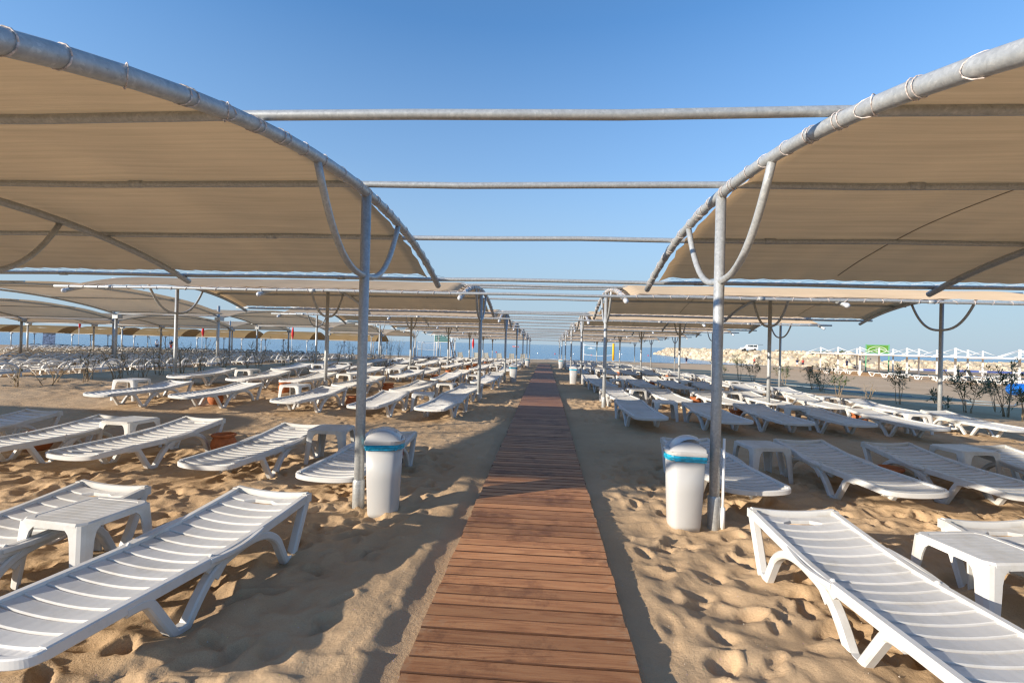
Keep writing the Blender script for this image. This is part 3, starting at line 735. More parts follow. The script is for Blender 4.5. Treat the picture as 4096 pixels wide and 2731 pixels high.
for (x, y, rz, k, s) in ((-1.315, 4.19, 12, 0, -1), (1.275, 4.24, 176, 0, 1), (-1.20, 19.62, 14, 2, -1), (1.22, 19.7, 170, 2, 1), (-1.22, 35.2, 10, 4, -1), (1.2, 35.0, 172, 4, 1)):
    lab = 'white litter bin with blue liner, %s of the boardwalk, by the %s canopy row' % (sidew[s], ORD[k])
    if k == 0 and s > 0: lab = 'white litter bin with its lid flap tipped open, beside the nearest right post'
    if k == 0 and s < 0: lab = 'white litter bin with closed domed lid and blue liner by the nearest left post'
    key = 1 if (s > 0 and k == 0) else 0
    put(binB if key else binA, bu, key, (x, y, gzf(x, y)-.004), R(rz), lab, 'white litter bins along the boardwalk')

# ------------------------------------------------------------------ terracotta pots
def make_pot():
    t = thing('terracotta_pot', 'x', 'pot'); m = MB()
    m.lathe([(.001, 0), (.085, 0), (.10, .012), (.138, .07), (.150, .12), (.146, .165), (.126, .205), (.118, .218), (.124, .226), (.142, .236), (.146, .25), (.140, .262), (.126, .264), (.118, .256), (.108, .225), (.105, .20)], 22); m.build('pot_body', TERRA, t)
    m = MB(); m.lathe([(.106, .20), (.001, .198)], 22); m.build('sand_fill', SAND, t)
    return t
pot0 = make_pot(); pu_ = {0: False}
POTS = [(-3.89,9.82),(-4.1,12.71),(-3.88,17.26),(-4.16,21.04),(-4.18,26.78),(-4.06,28.61),(-6.07,11.08),(-6.42,9.16),(-4.02,5.95),(4.06,18.46),(4.05,10.32),(4.18,27.14),(6.9,27.3),(7.9,36.1),(6.75,10.75),(3.92,5.66),(-4.2,34.4),(-4.3,41.0),(4.0,12.9),(-6.3,5.7)]
POTS.sort(key=lambda p: p[1]); cnt = {-1: 0, 1: 0}
for (x, y) in POTS:
    s = -1 if x < 0 else 1; cnt[s] += 1
    put(pot0, pu_, 0, (x, y, gzf(x, y)-.01), rl.uniform(0, 6), '%s nearest orange terracotta pot standing between loungers %s of the boardwalk' % (ORD[cnt[s]-1], sidew[s]), 'orange terracotta pots among the loungers', rl.uniform(.92, 1.05))
#NEXT
# ------------------------------------------------------------------ wave-roofed canopies of the field to the left
def wave_canopy(X, ya, yb, label, fab=None, hz=2.55, rise=.66, name='wave_canopy', cat='canopy', thick=.068, group='wave-shaped canopies beyond the dry bushes', last=False, ext=True):
    fab = fab or FAB2
    yc = (ya+yb)/2; xm = (X[0]+X[-1])/2; zb = gzf(X[0], max(yc, 8)); hw = (yb-ya)/2
    t = thing(name, label, cat, (xm, yc, zb), 0, group)
    hgt = lambda d: hz+rise*(1-(d/hw)**2)**.9 if abs(d) < hw else hz
    ends = [-hw]+([hw] if last else [])
    for x in X:
        for d in ends:
            g = gzf(x, max(yc+d, 6))-zb
            m = MB(); m.tube([(x-xm, d, g-.3), (x-xm, d, hz+(.62 if ext and x in (X[0],) else .10))], thick, 12); c = m.build('column', GV, t)
            m = MB(); m.box((x-xm, d, hz-.04), (thick*3.6, .22, .16)); m.box((x-xm+thick*2.6, d, hz-.02), (.05, .30, .20)); m.build('bracket', GV, c)
        m = MB(); m.tube([(x-xm, d, hgt(d)-.02) for d in np.linspace(-hw, hw, 19)], .038, 8); m.build('arch', GV, t)
    xl, xr = min(X)-xm-.35, max(X)-xm+.35
    for q in (-.96, -.55, -.02, .5, .96):
        m = MB(); m.tube([(xl, q*hw, hgt(q*hw)+.04), (xr, q*hw, hgt(q*hw)+.04)], .028, 8); m.build('purlin', GV, t)
    def fn(u, v):
        d = (-.985+1.97*v)*hw; x = xl+(xr-xl)*u
        e = .05*abs(math.sin(u*(xr-xl)*4)) if v in (0, 1) else 0
        return (x, d+(e if v == 0 else -e), hgt(d)+.075-.02*math.sin(u*9)**2-.01*math.sin(d*2.3+x))
    m = MB(); m.grid(fn, max(16, int((xr-xl)*3)), 24); m.build('canopy_fabric', fab, t)
    return t
for i in range(5):
    ys_ = [7.2, 11, 23, 35, 47, 59]  # short first bay is out of view, added to start the canopy shadow nearer
    wave_canopy([-16.2, -21.6], ys_[i], ys_[i+1], 'pale wave canopy just beyond the bushes, %s bay from the front' % ORD[i], rise=.66 if i else .35, last=(i == 4))
for i in range(3):
    ys_ = [16.5, 27.5, 38.3, 47.5]
    wave_canopy([-26, -32, -38, -44], ys_[i], ys_[i+1], 'pale wave canopy in the far left block, %s bay from the front' % ORD[i], last=(i == 2))
wave_canopy([-13.6, -19.2], 1.7, 4.0, 'unseen wave canopy level with the front canopy row on the left, added for shadow', hz=2.35, rise=.22, last=True)  # out of view; put up and sized only to shade the left sand
for i in range(7):
    xc = -99+i*11.2; y = 80.5-.6*i*0
    wave_canopy([xc-3.9, xc+3.9], y-3.4, y+3.4, 'small brown cloth canopy near the left shore, %s of seven from the left' % ORD[i], FAB3, 2.3, 1.45, 'brown_canopy', 'canopy', .07, 'small brown canopies by the shore', True, False)

# ------------------------------------------------------------------ arm-chair loungers of the left field
def arch_lounger(mat_seat, mat_arm, raised=0.0):
    m = MB(); a = MB()
    L = 1.8
    sec = rrect(.07, .09, .012)
    for s in (-1, 1):
        m.sweep([(s*.30, -.9+.05, .28), (s*.30, .88, .30)], sec, False, (1, 0, 0))
        arc = [(s*.33, .02+.52*math.cos(q), .07+.50*math.sin(q)**.8) for q in np.linspace(.03, math.pi-.03, 13)]
        a.sweep(arc, rrect(.085, .065, .012), False, (1, 0, 0))
        a.sweep([(s*.29, -.78, .26), (s*.28, -.62, .01), (s*.28, -.54, .01), (s*.29, -.40, .26)], rrect(.05, .04, .006), False, (1, 0, 0))
    for i in range(13):
        y = -.84+i*.134
        zz = .30 if i < 8 else .30+math.sin(raised)*(y+.84-8*.134)
        m.add([(-.27, y, zz-.01), (.27, y, zz-.01), (.27, y+.115, zz-.012), (-.27, y+.115, zz-.012), (-.27, y, zz+.016), (.27, y, zz+.016), (.27, y+.115, zz+.006), (-.27, y+.115, zz+.006)],
              [(0,3,2,1),(4,5,6,7),(0,1,5,4),(1,2,6,5),(2,3,7,6),(3,0,4,7)])
    n = len(m.v); nf = len(m.f)
    m.add(a.v, a.f)
    me = m.mesh('arm_lounger', [mat_seat, mat_arm])
    for p in me.polygons[nf:]: p.material_index = 1
    return me
AL = [arch_lounger(PL, PL, q) for q in (0, 0, 0, .35)]
DL = arch_lounger(BLACKF, BLACKF)
rows = [13.4, 16.4, 19.2, 22.2, 25.2, 28.5, 32.0, 35.5, 39, 43, 47.5]
nl = 0
for ri, y in enumerate(rows):
    x = -15.7-rl.uniform(0, .8); j = 0
    while x > -1.13*y-2 and j < 24:
        if rl.random() > .06:
            yy = y+rl.uniform(-.3, .3)
            o = link('arm_lounger', rl.choice(AL), None, (x, yy, gzf(x, yy)-.01), rl.choice((0, math.pi))*0+R(rl.uniform(-12, 12)))
            tag(o, 'white arched-arm lounger, %s from the bushes in the %s line of left field' % (ORD[j], ORD[ri]), 'sun lounger', 'white arched-arm loungers in the left field'); j += 1; nl += 1
        x -= rl.uniform(1.25, 1.7)
for ri, y in enumerate((55.5, 60.5)):
    for j in range(19):
        x = -27-j*2.0+rl.uniform(-.3, .3)-ri*3
        o = link('dark_lounger', DL, None, (x, y+rl.uniform(-.3, .3), gzf(x, y)), R(rl.uniform(-12, 12)))
        tag(o, 'black lounger near the left shore, %s from the right in the %s line' % (ORD[j], ('front', 'back')[ri]), 'sun lounger', 'black loungers near the left shore')
# loungers with raised backs facing the sea at the end of the rows
m = MB(); sec = rrect(.06, .05, .008)
for s in (-1, 1):
    m.sweep([(s*.31, -.25, .33), (s*.31, 1.0, .30)], sec, False, (1, 0, 0)); m.sweep([(s*.30, .0, .33), (s*.29, -.42, 1.02)], sec, False, (1, 0, 0))
    m.sweep([(s*.30, -.35, .0), (s*.30, -.05, .32)], sec, False, (1, 0, 0)); m.sweep([(s*.30, .85, .0), (s*.30, .7, .3)], sec, False, (1, 0, 0))
    m.sweep([(s*.33, .45, .3), (s*.33, .25, .55), (s*.33, -.2, .58)], sec, False, (1, 0, 0))
for i in range(7): m.box((0, -.03-.055*i, .38+.092*i), (.58, .02, .075), 0, R(-31)*0)
for i in range(8): m.box((0, .08+.115*i, .325), (.58, .10, .02))
RC = m.mesh('upright_lounger', TANPL)
for j, (x, y) in enumerate(((-11.6, 65.9), (-9.1, 64.4), (-8.0, 66.0), (-6.05, 64.3), (-4.5, 66.2), (-3.0, 67.0))):
    tag(link('upright_lounger', RC, None, (x, y, gzf(x, y)), R(rl.uniform(-8, 8))), 'cream lounger with raised back facing the sea, %s from the left' % ORD[j], 'sun lounger', 'raised-back loungers at the seaward end')

# ------------------------------------------------------------------ dry shrubs on the left bank, oleanders on the right
def shrub(x, y, h, n, label, kind, group, lean=0.0, seed=0, spread=.35, z=None):
    r_ = random.Random(seed); z = gzf(x, y) if z is None else z
    t = thing('dry_shrub' if kind == 'dry' else 'oleander_shrub' if kind == 'ole' else 'reed_clump', label, 'shrub', (x, y, z-.02), 0, group)
    st = MB(); lf = MB()
    for i in range(n):
        a = r_.uniform(0, 6.28); q = r_.uniform(.1, 1)*spread; hh = h*r_.uniform(.55, 1.0)
        bx, by = .12*math.cos(a)*r_.random(), .12*math.sin(a)*r_.random()
        P = [(bx+(q*math.cos(a)+lean)*f**1.3+r_.uniform(-.02, .02), by+q*math.sin(a)*f**1.3+r_.uniform(-.02, .02), hh*f) for f in np.linspace(0, 1, 6)]
        st.tube(P, .009 if kind != 'ole' else .011, 4, scale=[1, .9, .75, .6, .45, .25])
        br = []
        if kind == 'dry':
            for _ in range(r_.randint(2, 4)):
                i0 = r_.randint(1, 4); p = Vector(P[i0]); d = Vector((r_.uniform(-1, 1), r_.uniform(-1, 1), r_.uniform(.3, 1.2))).normalized()*h*r_.uniform(.12, .3)
                st.tube([p, p+d*.5+Vector((0, 0, .02)), p+d], .006, 3, scale=[1, .7, .4]); br.append((p+d, d))
            for (p, d) in br+[(Vector(P[-1]), Vector((0, 0, 1)))]:
                for _ in range(r_.randint(1, 5)):
                    dd = (d.normalized()*.6+Vector((r_.uniform(-1, 1), r_.uniform(-1, 1), r_.uniform(-.7, .9)))).normalized()
                    lf.leaf(p-d*r_.uniform(0, .4), dd, r_.uniform(.05, .11), r_.uniform(.014, .024))
        elif kind == 'ole':
            for k in range(r_.randint(20, 32)):
                f = r_.uniform(.5, 1.0)**.7; j = min(4, int(f*5)); p = Vector(P[j]).lerp(Vector(P[j+1]), f*5-j)
                dd = Vector((r_.uniform(-1, 1), r_.uniform(-1, 1), r_.uniform(-.5, .9))).normalized()
                lf.leaf(p, dd, r_.uniform(.14, .24), r_.uniform(.026, .040))
                if r_.random() < .25:
                    p2 = p+dd*.22; st.tube([p, p2], .006, 3)
                    for _ in range(5): lf.leaf(p2, (dd+Vector((r_.uniform(-.8, .8), r_.uniform(-.8, .8), r_.uniform(-.6, .6)))), r_.uniform(.10, .17), .026)
        else:
            for _ in range(4): lf.leaf(P[r_.randint(1, 5)], (r_.uniform(-1, 1), r_.uniform(-1, 1), r_.uniform(.2, 1)), r_.uniform(.12, .26), .018)
    st.build('stems', STEMM, t)
    lf.build('leaves', LEAFT if kind == 'reed' or (kind == 'dry' and seed % 4 == 1) else OLEM if kind == 'ole' else LEAFM, t)
    return t
LP = [(-11.3,9.7,.55,5),(-11.0,10.1,.6,6),(-11.25,10.5,.62,8),(-10.85,10.8,.8,9),(-11.2,11.3,.8,9),(-10.75,11.6,.85,10),(-11.1,12.0,.9,10),(-10.9,12.5,.95,12),(-11.4,12.7,1.2,9),(-11.0,13.2,1.0,13),(-11.4,13.6,1.35,8),
      (-11.1,14.2,1.0,14),(-11.6,14.5,1.45,8),(-11.2,15.0,1.05,13),(-11.55,15.6,1.3,10),(-11.2,16.2,.9,12),(-11.7,17.0,.9,12),(-11.2,17.7,1.0,14),(-11.4,18.6,1.15,13),(-11.9,19.6,1.3,12),(-11.5,20.6,1.25,14),(-11.7,21.8,1.2,14),(-11.5,23.4,1.35,16),
      (-12.0,27.5,1.2,18),(-12.1,29.5,1.4,20),(-12.2,31.5,1.3,20),(-12.0,33.2,1.4,18),(-12.2,35.2,1.3,18),(-12.0,37.0,1.8,22),(-11.7,38.2,1.9,22)]
for i, (x, y, h, n) in enumerate(LP):
    shrub(x, y, h, max(3, int(n*.45)), 'dry twiggy shrub with sparse olive leaves on the left sand bank, %s from the front' % ORD[i], 'dry', 'dry shrubs on the sand bank', 0.05, i, .42)
RP = [(11.6,19.9,1.0,3,'ole'),(12.6,19.7,.62,6,'reed'),(12.3,17.6,1.25,4,'ole'),(13.2,16.9,.5,4,'ole'),(12.9,15.6,1.25,6,'ole'),(13.35,14.9,1.62,8,'ole'),(12.75,13.7,1.15,6,'ole'),(13.0,13.2,.75,8,'reed'),(14.2,12.9,1.75,6,'ole'),(14.9,16.9,1.0,4,'ole'),
      (13.2,27.5,1.5,5,'ole'),(13.5,25.3,1.2,5,'ole'),(13.3,24.1,1.4,4,'ole'),(12.7,23.0,.8,4,'ole'),(13.0,31.0,1.5,7,'ole'),(13.1,33.5,1.7,6,'ole'),(12.4,34.5,1.0,4,'ole'),(12.9,37.5,1.7,6,'ole'),(12.6,21.5,.6,5,'reed')]
for i, (x, y, h, n, kd) in enumerate(RP):
    shrub(x, y, h, n, {'ole': 'leafy dark green oleander', 'reed': 'tan clump of cut dry stalks'}[kd]+' right of the loungers, %s in the row' % ORD[i], kd, 'shrubs along the right edge of the loungers', 0.0, 50+i, .5 if kd == 'ole' else .22)
m = MB(); m.tube([(0, 0, -.1), (.02, 0, .9), (.06, .01, 1.15)], .022, 6, scale=[1, .8, .6]); t = thing('stake', 'bare pale stake beside the tall oleander by the blue barrel', 'stake', (14.2, 12.75, gzf(14.2, 12.75))); m.build('stake_rod', STEMM, t)

# ------------------------------------------------------------------ breakwater of limestone boulders
def path_pts(P, step):
    out = []
    for (a, b) in zip(P[:-1], P[1:]):
        n = max(1, int((Vector(b)-Vector(a)).length/step))
        for i in range(n): out.append(Vector(a).lerp(Vector(b), i/n))
    out.append(Vector(P[-1])); return out
def rock_mesh(seed):
    r_ = random.Random(seed); bm = bmesh.new(); bmesh.ops.create_icosphere(bm, subdivisions=2, radius=1)
    for _ in range(7):
        nrm = Vector((r_.uniform(-1, 1), r_.uniform(-1, 1), r_.uniform(-1, 1))).normalized(); d = r_.uniform(.55, .85)
        for v in bm.verts:
            k = v.co.dot(nrm)-d
            if k > 0: v.co -= nrm*k
    for v in bm.verts: v.co *= r_.uniform(.95, 1.05)
    me = bpy.data.meshes.new('boulder'); bm.to_mesh(me); bm.free(); me.materials.append(ROCK); return me
RM = [rock_mesh(i) for i in range(8)]
def mound(name, label, P, z0, z1, slope, crest, nb, smin, smax, seed, side=1):
    pts = path_pts(P, 2.0); n = len(pts); prof = [(-2.0, z0-.8), (0, z0), (slope*.33, z0+(z1-z0)*.42), (slope*.7, z0+(z1-z0)*.8), (slope, z1), (slope+crest*.5, z1+.04), (slope+crest, z1), (2*slope+crest, z0-.6)]
    r_ = random.Random(seed); m = MB(); rows = []
    nr = []
    for i, p in enumerate(pts):
        d = (pts[min(i+1, n-1)]-pts[max(i-1, 0)]).normalized(); q = Vector((-d.y, d.x, 0))*side; nr.append(q)
        k = min(1, (i+.4)/4) if True else 1
        rows.append([(p+q*o)[:2]+(z0+(z-z0)*(k if z > z0 else 1)+r_.uniform(-.15, .15)*(1 if 0 < j < 5 else 0),) for j, (o, z) in enumerate(prof)])
    w_ = len(prof); vs = [v for r in rows for v in r]
    m.add(vs, [(i*w_+j, i*w_+j+1, (i+1)*w_+j+1, (i+1)*w_+j) for i in range(n-1) for j in range(w_-1)], True)
    root = m.build(name, GRAV); tag(root, label, None, None, 'structure')
    for b in range(nb):
        f = r_.random()**.8; i = 1+int(f*(n-3)); p = pts[i].lerp(pts[i+1], r_.random()); s_ = r_.random()*1.02
        kk = min(1, (i+.4)/4); o = slope*s_; z = z0+(z1-z0)*(np.interp(s_, [0, .33, .7, 1], [0, .42, .8, 1]))*kk
        sc = r_.uniform(smin, smax)*(1.15-.35*s_)
        ob = link('boulder', r_.choice(RM), root, p+nr[i]*o+Vector((0, 0, z-.1*sc)))
        ob.scale = (sc*r_.uniform(.8, 1.35), sc*r_.uniform(.8, 1.35), sc*r_.uniform(.6, .95)); ob.rotation_euler = (r_.uniform(-.5, .5), r_.uniform(-.5, .5), r_.uniform(0, 6.28))
    rubble = MB()
    for b in range(nb*3):
        i = r_.randint(1, n-3); p = pts[i].lerp(pts[i+1], r_.random()); s_ = r_.random()*1.05; kk = min(1, (i+.4)/4)
        z = z0+(z1-z0)*np.interp(s_, [0, .33, .7, 1], [0, .42, .8, 1])*kk; c = p+nr[i]*(slope*s_)+Vector((0, 0, z)); sc = r_.uniform(.25, .6)*smax
        vs = [c+Vector((r_.uniform(.6, 1)*sc*dx, r_.uniform(.6, 1)*sc*dy, r_.uniform(.4, .8)*sc*dz)) for dx in (-1, 1) for dy in (-1, 1) for dz in (-1, 1)]
        rubble.add(vs, [(0,1,3,2),(4,6,7,5),(0,4,5,1),(2,3,7,6),(0,2,6,4),(1,5,7,3)])
    tag(rubble.build('rubble', ROCK, root), None, None, None, 'stuff')
    return root
mound('breakwater', 'long pale limestone breakwater running out into the sea', [(62, 282, 0), (60.3, 268, 0), (50.5, 153, 0), (54.4, 119, 0), (61, 108, 0), (70, 104.5, 0)], -2.2, 1.15, 7.5, 10, 295, .65, 1.45, 3)
mound('rock_embankment', 'lower limestone rock bank behind the white shelters', [(63, 100, 0), (75, 98, 0), (88, 98, 0), (104, 99, 0), (120, 101, 0)], -1.6, -.15, 5, 3, 240, .6, 1.35, 9)
def scrub(x, y, z, r0, i):
    m = MB(); r_ = random.Random(i)
    for _ in range(260):
        d = Vector((r_.gauss(0, 1), r_.gauss(0, 1), abs(r_.gauss(0, .7)))).normalized()*r0*r_.uniform(.3, 1); d.z *= .6
        m.leaf((d.x, d.y, d.z), (r_.uniform(-1, 1), r_.uniform(-1, 1), r_.uniform(-.2, 1)), r0*.34, r0*.13)
    st = MB()
    for _ in range(6): st.tube([(0, 0, -.1), (r_.uniform(-.5, .5)*r0, r_.uniform(-.5, .5)*r0, r0*.45)], .03, 4)
    t = thing('scrub_bush', 'low green scrub bush growing among the limestone rocks, %s from the left' % ORD[i], 'bush', (x, y, z), 0, 'scrub bushes among the rocks'); st.build('stems', STEMM, t); m.build('foliage', BUSHM, t)
for i, (x, y, z, r0) in enumerate(((61.5,117,.7,1.0),(64,116,.9,1.3),(66.5,113,1.0,1.3),(75,104,-.6,1.0),(77,102,-.7,1.1),(80,102,-.8,1.1),(93,103,-.2,1.0),(101,104,-.2,1.2),(106,104,-.3,1.4),(112,105,-.4,1.7),(118,105,-.4,1.5))): scrub(x, y, z, r0, i)

# ------------------------------------------------------------------ white flat-roofed shelters with masts, right
COLS = [(40.2,71.9),(35.2,56.7),(47.7,69.6),(36.1,51.5),(54.7,75),(47.8,61.9),(37.4,46.6),(49.7,61.2),(57.7,66),(47.8,54),(54.3,59.3)]
def shelter(x0, y0, nx, ny, dx, dy, label, group='white shelters on the right beach'):
    zb = -1.05; t = thing('white_shelter', label, 'shelter', (x0, y0, zb), R(-14), group)
    for i in range(nx):
        for j in range(ny):
            x, y = i*dx, j*dy
            m = MB(); m.box((x, y, 1.55), (.14, .14, 3.3)); m.build('mast', WHITEP, t)
            for (sx, sy) in ((1, 0), (-1, 0)):
                m = MB(); m.tube([(x, y, 3.15), (x+sx*1.75, y+sy*1.75, 2.42)], .032, 6); m.build('stay', WHITEP, t)
    X1, Y1 = (nx-1)*dx, (ny-1)*dy
    for j in range(ny):
        m = MB(); m.box((X1/2, j*dy, 2.38), (X1+3.6, .09, .11)); m.build('beam', WHITEP, t)
    m = MB(); m.grid(lambda u, v: (-1.8+(X1+3.6)*u, -1.7+(Y1+3.4)*v, 2.30-.05*math.sin(u*nx*math.pi)**2), 20, 8); m.build('roof_cloth', FAB, t)
shelter(35.4, 57, 2, 3, 4.4, 7.4, 'white masted flat shelter nearest the boardwalk on the right beach')
shelter(37.4, 46.8, 5, 1, 4.6, 5, 'white masted flat shelter in front, by the dark loungers on the right')
shelter(43.5, 59.5, 5, 1, 4.6, 5, 'white masted flat shelter in the second line on the right beach')
shelter(48.5, 71, 4, 1, 5.0, 5, 'white masted flat shelter at the back of the right beach')
DM = arch_lounger(BLACKF, WHITEP)
def strap_lounger(raise_):
    m = MB(); a = MB(); sec = rrect(.06, .06, .008)
    for s in (-1, 1):
        a.sweep([(s*.31, -.95, .33), (s*.31, .25, .36), (s*.31, .95, .42)], sec, False, (1, 0, 0))
        a.sweep([(s*.30, -.85, .32), (s*.30, -.70, .0), (s*.30, -.55, .0), (s*.30, -.40, .32)], sec, False, (1, 0, 0))
        a.sweep([(s*.30, .35, .34), (s*.30, .5, .0), (s*.30, .68, .0), (s*.30, .9, .38)], sec, False, (1, 0, 0))
    m.box((0, -.35, .38), (.56, 1.15, .03))
    q = raise_; m.add([(x, .24+(y)*math.cos(q)-zz*math.sin(q), .40+y*math.sin(q)+zz*math.cos(q)) for x in (-.28, .28) for y in (0, .75) for zz in (-.015, .015)], [(0,1,3,2),(4,6,7,5),(0,4,5,1),(2,3,7,6),(0,2,6,4),(1,5,7,3)])
    nf = len(m.f); m.add(a.v, a.f); me = m.mesh('mesh_lounger', [BLACKF, WHITEP])
    for p in me.polygons[nf:]: p.material_index = 1
    return me
SLM = [strap_lounger(.12), strap_lounger(.12), strap_lounger(.12), strap_lounger(1.1)]
RLP = [(34.4,60.4),(36.1,61.3),(37.8,62.1),(41,70.5),(37.2,56.6),(38.7,55.6),(36.4,53.4),(36.8,51.6),(38.2,51.2),(39.6,51.2),(41.0,51.8),(37.2,47.4),(38.6,46.8),(39.9,46.4),(41.3,46.3),(42.7,46.9),(44.1,47.2),(45.4,48.3),(46.8,48.9),(42.5,52.5),(44.2,53),(46.0,54.3),(47.6,54.6),(49.2,55.2),(50.3,57),(51.8,58)]
for i, (x, y) in enumerate(RLP):
    tag(link('mesh_lounger', SLM[3] if i in (3, 10, 20) else SLM[i % 3], None, (x, y, gzf(x, y)), R(rl.uniform(55, 80))), 'white framed lounger with black mesh under the white shelters, %s of the group' % ORD[i], 'sun lounger', 'black mesh loungers under the white shelters')

# ------------------------------------------------------------------ sign, jeep, boats, barrel, hoses
t = thing('sign_board', 'green sign board on two green posts behind the white shelters', 'sign', (49.0, 75.0, -1.1), R(-28))
for x in (-1.35, 1.35): m = MB(); m.box((x, 0, 1.85), (.15, .15, 4.1)); m.build('post', GREENP, t)
m = MB(); m.box((0, -.02, 3.2), (2.7, .08, 1.15)); pnl = m.build('panel', LIME, t)
m = MB()
for z in (3.80, 2.60): m.box((0, -.03, z), (2.82, .12, .07))
for x in (-1.38, 1.38): m.box((x, -.03, 3.2), (.07, .12, 1.2))
m.build('frame', GREENP, pnl)
m = MB()
for i in range(23):
    a = math.pi*(.88-.76*i/22); m.box((1.15*math.cos(a), -.068, 2.85+.72*math.sin(a)), (.06, .012, .08))
for (z, wd) in ((3.28, .6), (3.1, .8), (2.92, .8), (2.75, .5)):
    for i in range(int(wd*11)):
        if (i*7) % 5: m.box((-wd/2+i/11, -.068, z), (.05, .012, .06))
m.build('lettering', WHITEP, pnl)
# four-wheel drive with its tailgate up, on the breakwater
t = thing('parked_jeep', 'white off-road car with its tailgate lifted, parked on the breakwater', 'car', (57.5, 141, 1.18), R(172))
m = MB()
for (y0, y1) in ((-.86, .86),):
    pr = [(-2.1, .45), (2.1, .45), (2.15, .95), (1.0, 1.08), (.55, 1.78), (-2.0, 1.80), (-2.1, 1.0)]
    vs = [(x, y0*(1 if z < 1.1 else .9), z) for x, z in pr]+[(x, y1*(1 if z < 1.1 else .9), z) for x, z in pr]; n_ = len(pr)
    m.add(vs, [tuple(range(n_)), tuple(range(2*n_-1, n_-1, -1))]+[(i, i+n_, (i+1) % n_+n_, (i+1) % n_) for i in range(n_)])
m.build('body', WHITEP, t)
for s in (-1, 1):
    for (xa, xb) in ((.05, .62), (-.85, -.02), (-1.85, -.95)):
        m = MB(); m.add([(xa, s*.82, 1.15), (xb+(.12 if xb > .5 else 0), s*.82, 1.15), (xb-.2 if xb > .5 else xb, s*.80, 1.68), (xa, s*.80, 1.68)], [(0, 1, 2, 3)]); m.add([(xa, s*.84, 1.15), (xb+(.12 if xb > .5 else 0), s*.84, 1.15), (xb-.2 if xb > .5 else xb, s*.82, 1.68), (xa, s*.82, 1.68)], [(0, 1, 2, 3)]); m.build('window', GLASS, t)
    for x in (-1.3, 1.35):
        m = MB(); m.lathe([(.001, -.12), (.36, -.12), (.38, -.08), (.38, .08), (.36, .12), (.001, .12)], 14)
        m.v = [(v[0]+x, v[2]+s*.80, v[1]+.38) for v in m.v]; m.build('wheel', TYRE, t)
m = MB(); m.box((-2.75, 0, 1.86), (1.45, 1.4, .09)); m.build('tailgate', BLACKF, t)
def boat(x, y, L, rz, label, stripe):
    t = thing('motor_boat', label, 'boat', (x, y, -2.2), rz, 'motor boats moored off the beach'); m = MB(); rows = []
    for f in np.linspace(0, 1, 9):
        w_ = L*.17*(1-max(0, f-.45)**1.6*2.3); w_ = max(w_, .02); zt = L*.105+L*.05*f*f
        rows.append([(-L/2+L*f, -w_, zt), (-L/2+L*f, -w_*.8, .0), (-L/2+L*f, 0, -.25), (-L/2+L*f, w_*.8, .0), (-L/2+L*f, w_, zt)])
    vs = [v for r_ in rows for v in r_]; m.add(vs, [(i*5+j, i*5+j+1, (i+1)*5+j+1, (i+1)*5+j) for i in range(8) for j in range(4)]+[(i*5, (i+1)*5, (i+1)*5+4, i*5+4) for i in range(8)]+[(0, 4, 3, 2, 1)], False)
    m.build('hull', stripe, t)
    m = MB(); m.box((-L*.02, 0, L*.15), (L*.28, L*.2, L*.10)); m.build('cabin', WHITEP, t)
    m = MB(); m.box((L*.08, 0, L*.24), (.05, L*.19, L*.09), 0, 0); m.build('windscreen', GLASS, t)
    m = MB(); m.tube([(-L*.1, -L*.09, L*.15), (-L*.1, -L*.09, L*.33), (-L*.1, L*.09, L*.33), (-L*.1, L*.09, L*.15)], .05, 6); m.build('roll_bar', WHITEP, t)
boat(-36.7, 599, 8.0, R(178), 'small white motor boat with red hull moored beyond the boardwalk', simple('red_hull', (.5, .12, .09), .4))
boat(58.7, 625, 8.6, R(-10), 'white motor boat moored off the beach to the right of the boardwalk', WHITEP)
t = thing('blue_barrel', 'blue plastic barrel lying on the sand at the right edge of the frame', 'barrel', (27.25, 29.2, gzf(27.2, 29.2)+.33), R(-4)); m = MB()
m.lathe([(.001, -.95), (.24, -.95), (.31, -.88), (.335, -.55), (.34, 0), (.335, .55), (.31, .88), (.24, .95), (.001, .95)], 24); m.v = [(v[2], v[0], v[1]) for v in m.v]; m.build('barrel_body', BLUEP, t)
m = MB(); m.box((-.02, -.335, .0), (.12, .03, .18)); m.build('bung', DARKM, t)
for i, (x0, y0, x1, y1) in enumerate(((12.5,31.5,17.5,24.0),(13.5,26.5,19.5,22.0),(17.2,20.5,21,22))):
    t = MB(); t.tube([(x0+(x1-x0)*f, y0+(y1-y0)*f+.4*math.sin(f*7+i), gzf(x0+(x1-x0)*f, y0+(y1-y0)*f)+.03) for f in np.linspace(0, 1, 24)], .022, 5)
    tag(t.build('water_hose', HOSEM), 'pale blue hose lying across the sand on the right, %s from the shore' % ORD[i], 'hose', 'hoses across the right beach')
m = MB(); m.box((0, 0, .35), (.55, .45, .7)); m.lathe([(.2, .70), (.24, .72), (.18, .70)], 10); tag(m.build('waste_crate', BROWNW, None, (33.4, 63.5, gzf(33.4, 63.5))), 'dark brown crate beside the left mast of the white shelters', 'crate')
# floating pontoon blocks drawn up behind the shelters
pb = simple('blue_pontoon', (.08, .12, .34), .7); t = thing('pontoon', 'row of blue floating pontoon blocks drawn up behind the white shelters', 'pontoon', (64, 88, -1.3), R(-8))
for i in range(16): m = MB(); m.box((i*1.15, 0, .15), (1.1, 1.6, .3)); m.build('float_block', pb if i % 4 else WHITEP, t)

